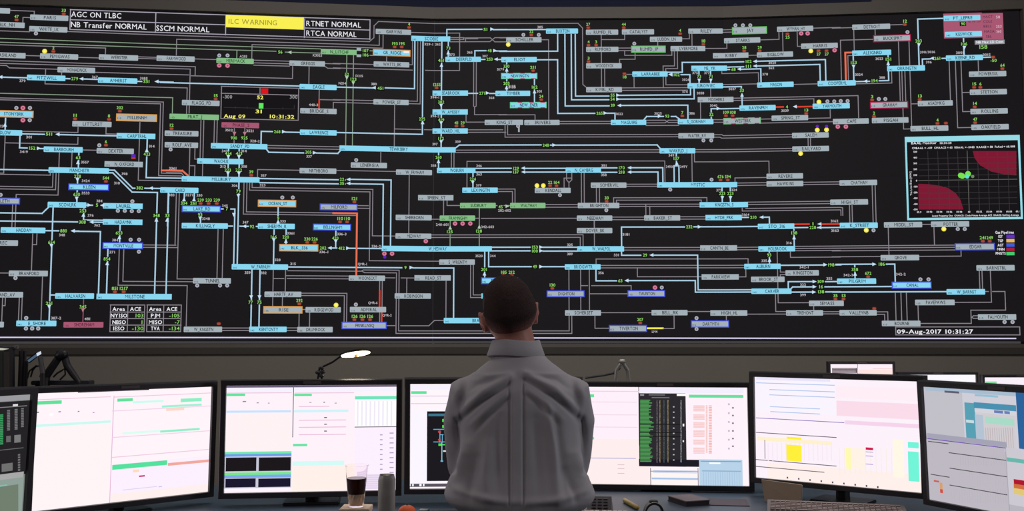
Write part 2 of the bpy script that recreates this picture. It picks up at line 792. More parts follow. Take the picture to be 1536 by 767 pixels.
s 3025 1397 358
a 1410 383 r c
v 93 1478 382
l c 1515 383 1555 385 1585 405
l w 527 427 980 427
l w 527 448 980 447
l w 1293 417 1460 417 1490 437 1575 437
l w 1293 440 1460 440 1490 417 1575 417
l w 1293 463 1580 463
l w 1078 130 1534 130 1658 128
l w 1078 152 1534 152 1658 151
o 160 470 a
f g 160 478 174 522
v 248 405 640
a 478 638 r c
l c 445 638 1390 635 1415 665
b WAKFLD_J c 1410 1727 688
l w -10 368 310 370 310 412
@ 1000 110 5.9
b SUROWIEC c 183 497 113
b MASON c 800 1122 103
b MOSHERS g 273 590 235
b RAVENFRM c 643 963 308
b S_GORHAM c 97 412 430
b WESTBRK gx 500 833 423 58
b SPRNG_ST g 927 1250 397
b WATER_RV g 102 418 555
b SALEM g 1108 1432 550
b RAILYARD g 1110 1435 670
l w 388 140 390 212
l w 298 262 300 403
s 374 160 167
s 3038 297 178
s 3037 580 141
l c 497 120 660 122 660 145
v 33 663 155
a 665 195 u c
l c 665 200 668 283
l w 497 100 800 97
l w 1122 97 1333 98
s 3040 413 288
l c 393 405 393 315 440 315
a 455 315 r c
l c 470 315 643 313
v 32 393 367
g 7 137 380
s 386 222 357
g 109 523 377
g 108 583 377
l r2 963 300 1030 300
v 4 1062 300
a 1133 298 l c
l r2 1150 297 1293 297
s 3039 1045 333
g 13 1233 357
o 1345 257 y
o 1420 252 a
o 1480 252 a
l w 590 220 1534 205
l w 590 242 1300 228 1303 270
l w 412 412 505 412
l w 412 435 505 435
l w 833 407 927 405
l w 833 440 1470 432
l w 1250 402 1448 395 1445 325
o 323 597 a
o 392 597 a
o 1330 473 u
o 1330 505 y
o 1412 473 u
o 1412 503 y
l w 418 545 487 545 500 552 1108 543
l w 418 567 470 567 487 573 1108 567
l w 1250 577 1252 645
l w 1272 577 1272 645
o 1183 713 y
l w 255 680 1110 663
l w 255 697 1110 688
s 349 40 728
@ 1250 0 5.364
b COOPERML c -128 178 672
@ 1250 110 5.364
b GRAHAM gm 293 600 257 58
b PISGAH g 308 602 380
b ASADMKG g 677 958 243
b BULL_HL g 618 922 445
b ROLLINS g 1100 1400 307
b OAKFIELD g 1107 1408 434
b CAPE g -5 283 388
b YARMOUTH c -168 130 265
o 57 226 a
o 112 226 a
g 3 310 217
o 363 210 a
o 415 210 a
g 2 325 350
g 13 693 212
g 4 835 405
r 903 403
g 14 1135 272
g 47 1138 399
o 33 432 p
o 98 432 p
l w 630 247 677 247
@ 1250 220 5.364
b CHATHAM g 47 350 292
b HIGH_ST g -27 277 448
b K_STREET c 50 355 635
b MIDDL_ST g 405 712 630
b POTTER g 783 1090 625
o 262 675 y
o 320 675 a
o 885 665 y
o 997 665 a
o 1053 665 a
l w 312 315 318 610
l w 335 315 343 610
l w 128 473 132 610
l w 150 473 152 610
l w 712 627 783 627
@ 0 220 5.9
b N_OXFORD g 928 1267 158
b MANCHSTR c 433 967 213
b KLEEN cb 608 967 360 58
b SCOVLRK c 425 767 517
b LAUREL c 915 1265 528
b HADAMNK c 913 1263 670
b HADDAM c 10 405 742
b HALETH gb -150 180 483 58
g 544 940 310
l c -10 205 433 210
l w 0 247 447 253 447 240
l w 0 353 468 360 470 240
l w 0 375 495 383 497 240
l w 145 455 145 425 515 430 525 185
v 63 695 100
a 695 141 u c
s 3557 755 140
l c 688 240 685 490
v 228 690 265
a 690 296 d c
s 3424 762 305
v 630 683 425
a 683 461 d c
s 3533 760 413
l c 960 210 1015 210 1175 370 1205 370
v 382 1240 368
a 1340 370 l c
l c 1275 370 1418 372
v 348 1388 612
a 1388 650 u c
v 33 1483 612
a 1483 650 u c
s 398 1105 243
s 310 1038 325
l c 430 540 375 592 -10 588
l c 765 520 820 520
a 795 520 r c
v 5 862 520
s 384 883 483
a 910 522 l c
o 1175 487 a
o 1047 570 a
o 1108 570 a
o 1170 573 a
o 1232 573 a
l c 743 545 743 650 915 655
v 253 737 570
a 743 607 u c
s 376 805 610
l c -10 660 700 668
v 308 733 670
a 815 670 l c
l c 830 670 913 672
s 362 863 697
l c 405 745 530 747
v 880 567 748
a 650 748 l c
l c 665 749 700 749
l w 113 515 108 720
l w 143 515 135 720
o 10 430 a
@ 0 330 5.9
s 348 552 135
v 654 460 200
a 460 230 d c
b KSREC g -150 163 205
b BRANFORD g 82 427 475
b MONTVLLE cb 910 1268 230 58
b HALVARSN c 492 835 675
b MILSTONE c 857 1522 680
b GRAND_AV g -130 208 663
l c 1065 45 1060 200
v 653 1057 117
a 1060 156 u c
s 384 1022 180
o 1160 177 a
o 1235 177 a
o 1233 283 a
s 371 997 287
l c 957 260 945 650
v 854 950 347
a 953 386 u c
l w 1268 222 1534 225 1557 225
l w 1268 245 1575 245
l w 290 125 282 447
l w 330 125 325 220 293 220
l w 0 470 82 472
o 142 515 a
g 851 1020 638
g 1217 1097 638
@ 0 410 5.9
b E_SHORE c 148 502 445
b SHOREHAM m 565 918 457
b DEVON g -250 38 455
l w 25 215 18 430
l w 50 215 47 288 28 288
l w 172 220 167 415
l w 197 220 193 412
o 237 397 a
o 235 490 a
o 290 490 a
o 343 490 a
l c 448 192 492 195
v 251 440 267
a 440 297 d c
s 387-2 500 398
l m 742 230 735 428
v 345 738 298
a 738 327 d p
s 481 777 405
part area_error_table
l w 980 282 1282 282 1282 518 980 518 980 282
l w 980 345 1282 345
l w 980 402 1282 402
l w 980 460 1282 460
l w 1133 282 1133 518
t w1 1000 1110 318 34 Area 1
t w1 1155 1252 318 34 ACE 1
t w1 986 1130 376 34 NYISO 1
t v 1200 1275 376 34 103
t w1 1000 1118 434 34 NBSO 1
t v 1252 1272 434 34 1
t w1 1003 1105 490 34 IESO 1
t v 1172 1275 490 34 -130
part area_error_table
l w 1305 282 1605 282 1605 518 1305 518 1305 282
l w 1305 345 1605 345
l w 1305 402 1605 402
l w 1305 460 1605 460
l w 1450 282 1450 518
t w1 1323 1432 318 34 Area 1
t w1 1478 1572 318 34 ACE 1
t w1 1340 1420 376 34 PJM 1
t v 1500 1595 376 34 -105
t w1 1323 1438 434 34 MISO 1
t v 1550 1595 434 34 -7
t w1 1340 1418 490 34 TVA 1
t v 1498 1595 490 34 -134
part
@ 250 220 5.9
b WACHUS c 272 682 132
b MILLBURY c 135 823 292
b NRTHBORO g 1177 1502 217
b CARD c -55 283 388
b LAKE_RD cb 135 480 553 60
b KILLNGLY c 135 543 703
b OCEAN_ST co 808 1147 505 64
b MILFORD gb 1355 1690 537 60
b SHERMN_R c 808 1135 707
b BELLNGHM cb 1295 1633 715 60
s 313 500 178
s 308 687 178
v 223 543 210
v 222 640 210
l c 545 155 545 265
l c 642 155 642 265
a 545 239 d c
a 642 239 d c
g 39 750 255
s 357 860 258
s 323 850 343
s 306 603 347
l c 823 290 1579 290
l c 823 325 1579 328
l w 805 267 805 205 1177 210
l w 205 170 250 170 250 258
l r 0 212 140 215 190 258
l w 0 230 130 235 150 258
s 3361 57 195
l c 638 315 628 1040
v 79 637 397
a 637 437 d c
l w 685 320 680 602 1687 608 1683 1140
l w 710 320 708 580 1534 588
o 1025 453 a
o 1118 453 a
l c 988 540 985 685
v 9 988 638
a 988 667 u c
s 333 1030 663
l c 15 410 10 700
s 383 45 430
s 3271 203 430
s 330 292 433
l c 157 410 157 515
l c 245 410 245 515
a 157 470 u c
a 245 470 u c
v 334 157 503
v 261 240 503
g 239 302 505
g 233 373 505
g 239 445 505
s 345 517 525
v 7 535 553
l c 570 553 602 555 597 1040
l c 480 553 500 553
a 597 605 d c
l c 302 585 302 680
v 93 298 605
a 300 637 d c
s 3348 350 640
l c 543 705 583 705
a 690 707 l c
l c 650 706 725 707
v 92 757 710
l c 795 708 808 708
s 347 700 672
l w 455 735 447 1162
l w 502 735 493 1162
@ 500 220 5.9
b LENERGIA g 155 475 167
b W_FRMHAM g 555 873 230
b WOBURN c 918 1258 213
b LEXINGTN c 1142 1455 388
b SPEEN_ST g 750 1063 455
b SUDBURY n 1122 1437 523
b SHERBORN g 552 870 630
b FRAMNGHM n 942 1255 635
l w 420 52 420 138
o 203 122 a
l c 932 50 932 188
v 260 932 98
a 932 134 u c
s 338 887 170
l w 1045 50 1045 185
l w 1068 50 1068 185
s 346 1290 172
s 363 1290 247
l c 1237 235 1235 363
v 224 1235 290
a 1235 319 d c
s 319 1287 345
l w 1183 185 1183 130 2932 130 2935 315
l w 1183 237 1183 360
l c 1258 193 1575 195
l c 1258 227 1575 227
v 22 77 292
v 35 77 328
a 135 293 l c
a 135 328 l c
l c 155 293 512 295 505 882
l c 155 330 442 335 437 882
l r 0 590 210 592 203 1140
g 121 187 492
g 110 60 668
g 110 122 668
l w 215 523 310 525
l w 215 547 320 548
l w 672 255 667 768
l w 1007 480 1007 522 1122 523
l w 975 480 977 612
l n 1437 523 1570 523
v 45 1480 535
s 282-602 1515 567
a 1540 530 r n
s 240-601 965 692
o 1078 683 p
o 1145 683 p
o 1213 683 p
l w 870 643 942 645
l w 1255 635 1290 636
l w 1310 635 2155 637
l n 1035 660 1033 882
l n 1292 550 1292 882
a 1035 720 u n
v 125 1030 755
a 1292 712 u n
v 128 1288 750
s 342-603 1365 712
l w 1455 377 1608 377 1608 495
l w 1455 398 1585 400 1585 495
@ 750 220 5.9
b WALTHAM n 90 402 523
b N_CAMBRG c 580 893 210
b KENDALL g 308 625 390
b SOMERVIL g 803 1118 343
b MYSTIC c 1390 2098 340
b BRIGHTON g 688 1055 523
b NEEDHAM g 680 993 635
b BAKER_ST g 1275 1593 633
b DOVER_BK g 680 993 745
v 129 140 195
v 137 140 227
a 205 193 l c
a 207 227 l c
l c 220 193 580 195
l c 220 227 580 227
o 327 348 y
o 383 348 y
g 22 443 348
g 164 500 348
o 530 432 a
l w 567 365 567 280 632 280
l w 588 235 590 295 610 320 610 365
l w 635 235 635 295 610 320
s 351 920 170
s 358 918 252
l c 893 190 1040 190
l c 893 228 1040 230
v 170 1075 190
v 218 1075 228
a 1145 190 l c
a 1145 228 l c
l c 1160 190 1440 187 1440 318
l c 1160 228 1398 225 1398 318
l w 720 235 720 500
l w 745 235 745 500
l w 853 368 853 500
l w 880 368 880 500
l w 1118 333 1390 335
l w 1118 353 1390 353
g 33 943 485
o 940 565 a
l w 402 513 688 515
l w 402 537 688 538
l w 1005 500 1005 455 1830 452 1830 492
l w 1030 500 1030 477 1780 473 1780 492
l w 1055 512 1765 510
l w 1055 530 1765 532
l w 1290 515 1290 608
l w 1325 530 1325 608
l w 993 625 1275 625
l w 993 648 1275 648
l w 833 660 833 718
o 1503 382 a
l c 1075 882 1075 713 1640 713
@ 1000 220 5.9
b REVERE g 882 1205 263
b HAWKINS g 882 1207 330
b KNGSTN_S c 290 718 517
b HYDE_PRK c 342 663 630
b STO_316 c 805 1128 707
l c 85 65 85 170
l c 65 315 65 172 108 172 108 315
a 87 150 u c
v 137 83 107
s 349X 25 180
s 349Y 150 180
l w 225 65 222 312
l w 245 65 245 138 905 128 905 237
o 395 295 a
g 676 475 297
g 594 540 297
l w 605 312 603 278 882 275
l w 623 322 882 322
l w 623 345 882 342
o 30 383 a
s 372 462 388
s 324 597 385
l c 490 365 490 492
l c 563 365 563 492
v 223 488 417
v 223 562 417
a 490 456 d c
a 563 456 d c
l w 1207 317 1525 313
l w 1207 337 1525 335
l w 718 492 1447 485
l w 718 513 1447 507
l w 700 545 1534 543 1557 543 1557 610
l w 668 545 668 570 1534 563 1540 563 1542 610
l w 118 622 342 622
l w 118 643 342 643
s 3164 697 605
l c 663 628 730 628
v 210 765 628
a 838 627 l c
l c 850 627 908 625 908 682
v 232 198 712
a 288 712 r c
l c 237 712 805 707
l r2 1128 688 1258 688
v 1 1292 685
a 1350 687 l c
l r2 1370 687 1534 687
s 3162 1483 660
v 228 1290 718
a 1350 718 l c
l c 1128 718 1255 718
l c 1330 718 1534 718
s 3163 1487 745
@ 250 330 5.9
b W_FARNUM c 577 1075 417
b TUNNEL g 235 570 540
b BLK_336 co 997 1343 248 64
b HARTF_AV g 867 1193 660
v 166 948 153
a 950 180 d c
s 3361 1100 120
v 220 1055 153
a 1057 190 u c
l c 950 90 948 390
l c 1058 90 1057 212
g 230 1245 200
g 226 1310 200
v 202 1385 250
s 336-1 1392 285
a 1445 250 l c
l c 1460 250 1515 250
l c 1497 95 1497 245
v 420 1493 163
a 1497 191 d c
s 328 983 355
s 315 1120 390
l c 1075 417 2080 425
l w 945 520 1037 520
l w 943 445 940 762
l w 1053 445 1050 632
l w 1025 685 1025 762
l w 1193 648 1595 652 1593 904
l w 1193 670 1573 672 1570 904
s 359 718 468
s 332 860 470
l c 755 440 747 942
l c 825 440 820 942
a 750 685 d c
a 823 685 d c
v 77 745 730
v 75 822 730
o 273 582 a
o 475 582 a
o 538 582 a
@ 500 330 5.9
l c 0 250 40 250
v 412 73 252
a 130 252 r c
l c 145 252 428 255
s 336-2 380 235
s 336-3 75 127
v 9 638 423
a 690 423 r c
l c 705 425 1068 428 1063 867
b MEDWAY g 550 867 145
b W_MEDWAY c 428 1403 258
b S_WRENTM g 938 1253 375
b WOONSCKT g 137 458 517
b READ_ST g 718 1040 515
b ROBINSON g 543 863 675
b BELL_303 cb 1308 1636 540 60
f cy 1310 652 1500 698
o 818 190 p
o 452 300 p
o 520 300 p
o 455 330 u
l w 867 133 2210 133 2210 232
l w 867 155 2185 157 2185 232
l c 1403 243 1750 243
l c 1403 275 1750 275
s 3520 1290 320
s 344 1412 320
l c 1340 285 1340 515
v 201 1335 440
a 1338 478 u c
l c 1375 285 1375 415 1750 415
l w 1217 400 1213 688 1310 688
l w 1240 400 1238 665 1310 665
s QMR-1 258 392
l w 458 513 545 515
l w 600 515 718 515
l w 650 515 650 650
l w 410 540 410 630
l r2 410 630 410 770
l w 432 540 432 800
l r2 428 820 428 920
l w 410 820 410 920
l w 998 540 997 867
s QMR-6 350 735
s QMR-2 475 845
@ 750 330 5.9
g 185 33 494
g 212 103 494
v 153 307 243
v 100 307 277
a 363 243 r c
a 363 275 r c
l c 380 243 683 243
l c 380 277 683 277
v 49 308 415
a 363 415 r c
l c 375 415 573 415
b W_WALPOL c 683 1097 258
b BRIDGWTR c 573 890 417
b DIGHTON gb 413 748 655 60
b TAUNTON gb 1127 1460 653 60
l w 835 10 835 68
l w 835 122 835 232
s 325 618 222
s 389 618 303
s 331 1030 312
s 3181 1115 130
l c 1075 285 1075 313 1245 315
v 29 1282 313
a 1340 313 l c
l c 1355 313 1748 313 1752 620 2225 620
l w 1097 245 1770 245
l w 1097 268 1770 268
l w 850 390 850 347 2195 345 2195 390
l w 890 403 2160 403
l w 890 425 2160 425
s 356 893 470
l c 848 440 850 540 1030 540
v 63 1063 540
a 1120 538 l c
l c 1135 538 1725 538 1730 640 2225 640
l w 1215 425 1215 503 1785 505
g 130 463 607
l w 718 583 775 583
l w 810 583 1160 583 1160 618
l w 795 655 1127 655
o 1370 600 p
o 1430 600 a
@ 1000 330 5.9
b CANTN_BE g 295 622 250
b HOLBROOK c 810 1135 257
b AUBURN c 685 1008 413
b KINGSTON g 1050 1345 470
b BROOK_ST g 745 1042 527
b PARKVIEW g 308 637 506
b CARVER c 748 1103 632 
l c 1125 85 1128 232
v 138 1125 117
a 1125 158 u c
s 316 1080 205
l w 622 243 810 243
l w 622 265 810 265
l w 1135 235 1534 233
l w 1135 253 1534 252
l w 1135 273 1534 272
l w 1093 282 1095 332 1534 330
l c 908 285 908 390
v 93 905 312
a 908 356 u c
s 335 862 363
l w 978 285 985 734 1258 734
l c 1008 403 1385 400
a 1400 398 r c
v 198 1452 400
l c 1495 400 1540 398
s 342-1 1215 420
l w 1005 440 1005 463 1050 463
l w 1005 500 1005 485 1050 485
l w 637 505 700 505 700 440
l c 1075 603 1075 548 1295 547
a 1305 547 r c
v 309 1360 547
s 355 1437 520
l c 1400 547 1505 548
l c 1103 605 1115 595 1290 593
a 1305 593 r c
v 16 1362 593
l c 1400 593 1534 593
l c 1103 640 1290 640
a 1300 640 r c
v 138 1362 637
l c 1400 638 1534 638
s 322 1205 575
s 399 1205 665
@ 1250 330 5.364
l w -10 210 975 205
l w -10 228 975 222
l w -10 250 975 243
l w -10 298 378 295
l c 15 358 310 358
a 325 358 r c
v 186 385 357
l c 420 357 492 357 497 497
l c -5 497 30 497
l c -5 538 470 538
l c -5 580 910 580
b GROVE g 378 688 305
b EDGAR gb 975 1297 217 58
b BARNSTBL g 1148 1455 387
b PILGRIM c 28 342 494
b CANAL cb 467 788 526 56
b W_BARNST c 908 1218 580
b PAVEPAWS g 655 973 665
b VALLEYNB g 47 347 748
l w 440 65 447 283
l w 808 60 812 200
l w 688 295 1027 292 1025 250
l c 172 360 172 470
v 358 170 400
a 172 436 u c
s 342-3 118 445
g 672 278 458
s 342-2 540 438
o 697 480 a
o 762 480 a
l w 1172 410 1177 552
l w 1195 410 1198 552
l w 1262 410 1270 665 973 663
l w 1218 577 1245 577
l w 1280 577 1378 577 1385 727 1105 727 1108 834 700 834
l w 497 590 503 809
l w 543 590 548 809
l w 587 590 592 809
l w 680 690 683 809
g 241 1200 172
g 249 1255 172
part pipeline_legend
t w1 1297 1445 102 22 "Gas Pipelines" 1
t w1 1320 1355 135 22 IGT 1
t w1 1318 1360 170 22 TGP 1
t w1 1315 1362 205 22 AGT 1
t w1 1312 1370 238 22 MNN 1
t w1 1300 1380 271 22 PNGTS 1
f lp 1387 120 1452 149
f lo 1387 156 1452 182
f lb 1387 190 1452 218
f lr 1387 225 1452 252
f lg 1387 259 1452 286
part
@ 1250 410 5.364
g 35 15 208
g 13 80 208
b BOURNE g 388 698 405
b FALMOUTH g 1160 1468 353
o 1373 393 a
o 1437 393 a
l w 347 310 437 313 437 380
l w 347 330 412 333 412 380
l w 1160 343 1125 343 1112 355 1125 364 1160 364
r 327 285
part date_stamp
l w 497 433 1495 433 1495 497 500 497 497 433
t w1 508 1118 470 34 "09-Aug-2017 10:31:27" 1
part
@ 250 410 5.9
b RISE go 857 1203 325 64
b RIDGEWOD g 1230 1542 325
b W_KNGSTN g 153 492 498
b KENTCNTY c 732 1063 498
b DRUMROCK g 1157 1470 500
g 292 1175 272
r 463 448
o 1500 283 y
l w 492 485 732 487
l w 492 508 732 508
l w 1063 485 1157 485
l w 1063 508 1157 508
l w 1172 362 1172 473
l w 1265 352 1265 473
l w 1203 322 1230 322
@ 500 410 5.9
b ADMIRAL g 147 467 323
b FRNKLNSQ gb 73 472 463 64
o 200 278 a
g 126 187 412
g 126 258 412
g 126 325 412
l w 467 465 545 465
l w 597 465 845 467 895 418 980 420
b BRAYTN_P c 978 1635 420
@ 750 410 5.9
b SOMERSET g 575 893 352
b TIVERTON gb 963 1300 490 62
g 207 1240 440
l yl 1295 488 1440 488
l w 1440 490 1540 490 1540 375
b BELL_RK g 1340 1658 350
l w 893 350 1340 350
l w 838 380 842 488 963 488
s LM4 1367 518
@ 1000 410 5.9
b HIGH_HL g 385 712 353
b DARTMTH gb 213 552 450 64
b TREMONT g 1055 1382 352
b SEMASS g 1258 1565 267
o 262 398 a
o 262 495 a
l w 183 340 385 340
l w 712 363 1055 363
l w 963 185 963 340 1055 340
l w 1300 295 1300 328
l w 1382 340 1528 343
l w 1382 362 1528 360
l w 527 380 527 415
@ 1250 220 5.364
part balance_monitor_window
f cyb 581 -84 1508 590
f k 596 -42 1492 572
t w1 622 825 -26 20 "BAAL Monitor" 1
t w1 850 945 -26 16 "10:31:25" 1
t w1 628 1455 9 16 "CMBAAL = -419  CMAACE = 65  RBAAL = -3440  RAACE = 58  FcAed = 60.008" 1
l d 685 92 1472 92
l d 685 138 1472 138
l d 685 185 1472 185
l d 685 232 1472 232
l d 685 325 1472 325
l d 685 372 1472 372
l d 685 418 1472 418
l d 685 465 1472 465
l d 763 40 763 510
l d 843 40 843 510
l d 923 40 923 510
l d 1003 40 1003 510
l d 1163 40 1163 510
l d 1243 40 1243 510
l d 1323 40 1323 510
l d 1403 40 1403 510
l d2 683 270 1472 270
l d2 1080 38 1080 510
p mr 680 302 760 305 850 317 920 337 980 377 1018 430 1042 508 683 508
p mr 1117 38 1467 38 1467 234 1380 228 1265 203 1172 150 1132 95
o 1020 235 gr
o 1032 240 gr
o 1078 222 gr
o 1070 243 tq
o 1115 243 dg
t w1 640 668 45 14 500 1
t w1 640 668 92 14 400 1
t w1 640 668 138 14 300 1
t w1 640 668 185 14 200 1
t w1 640 668 232 14 100 1
t w1 660 670 277 14 0 1
t w1 638 672 325 14 -100 1
t w1 638 672 372 14 -200 1
t w1 638 672 418 14 -300 1
t w1 638 672 465 14 -400 1
t w1 638 672 508 14 -500 1
t w1 668 702 530 14 59.9 1
t w1 745 790 528 14 59.92 1
t w1 825 870 528 14 59.94 1
t w1 905 950 528 14 59.96 1
t w1 985 1030 528 14 59.98 1
t w1 1078 1096 527 14 60 1
t w1 1145 1190 526 14 60.02 1
t w1 1225 1270 526 14 60.04 1
t w1 1305 1350 525 14 60.06 1
t w1 1385 1430 525 14 60.08 1
t w1 1462 1490 524 14 60.1 1
t w1 790 1485 556 14 "Latest Frequency Dev  CMAACE: Clock-Minute Average ACE  RAACE: Rolling Average" 1
w 618 300 200 14 "Tie Line Bias [MW]"
part
@ 0 0 1
part header_table
f yl2 339 25 456 43.4
l wh 106.3 14.8 555 30.8 555 59.8
l wh 106.3 14.8 106 44.4 555 59.8
l wh 106 30 339 38.3
l wh 457 43.3 555 45.3
l wh 234 20 234 49.5
l wh 339 24 339 53
l wh 457 29 457 57
t ol 342.5 416 34 8.2 "ILC WARNING"
t w1 107.8 183 23.5 8.6 "AGC ON TLBC"
t w1 107.5 221 39.5 8.6 "NB Transfer NORMAL"
t w1 235 315 44.2 8.6 "SSCM NORMAL"
t w1 459.8 541.9 37.2 8.6 "RTNET NORMAL"
t w1 459.8 535 51.6 8.6 "RTCA NORMAL"
'''
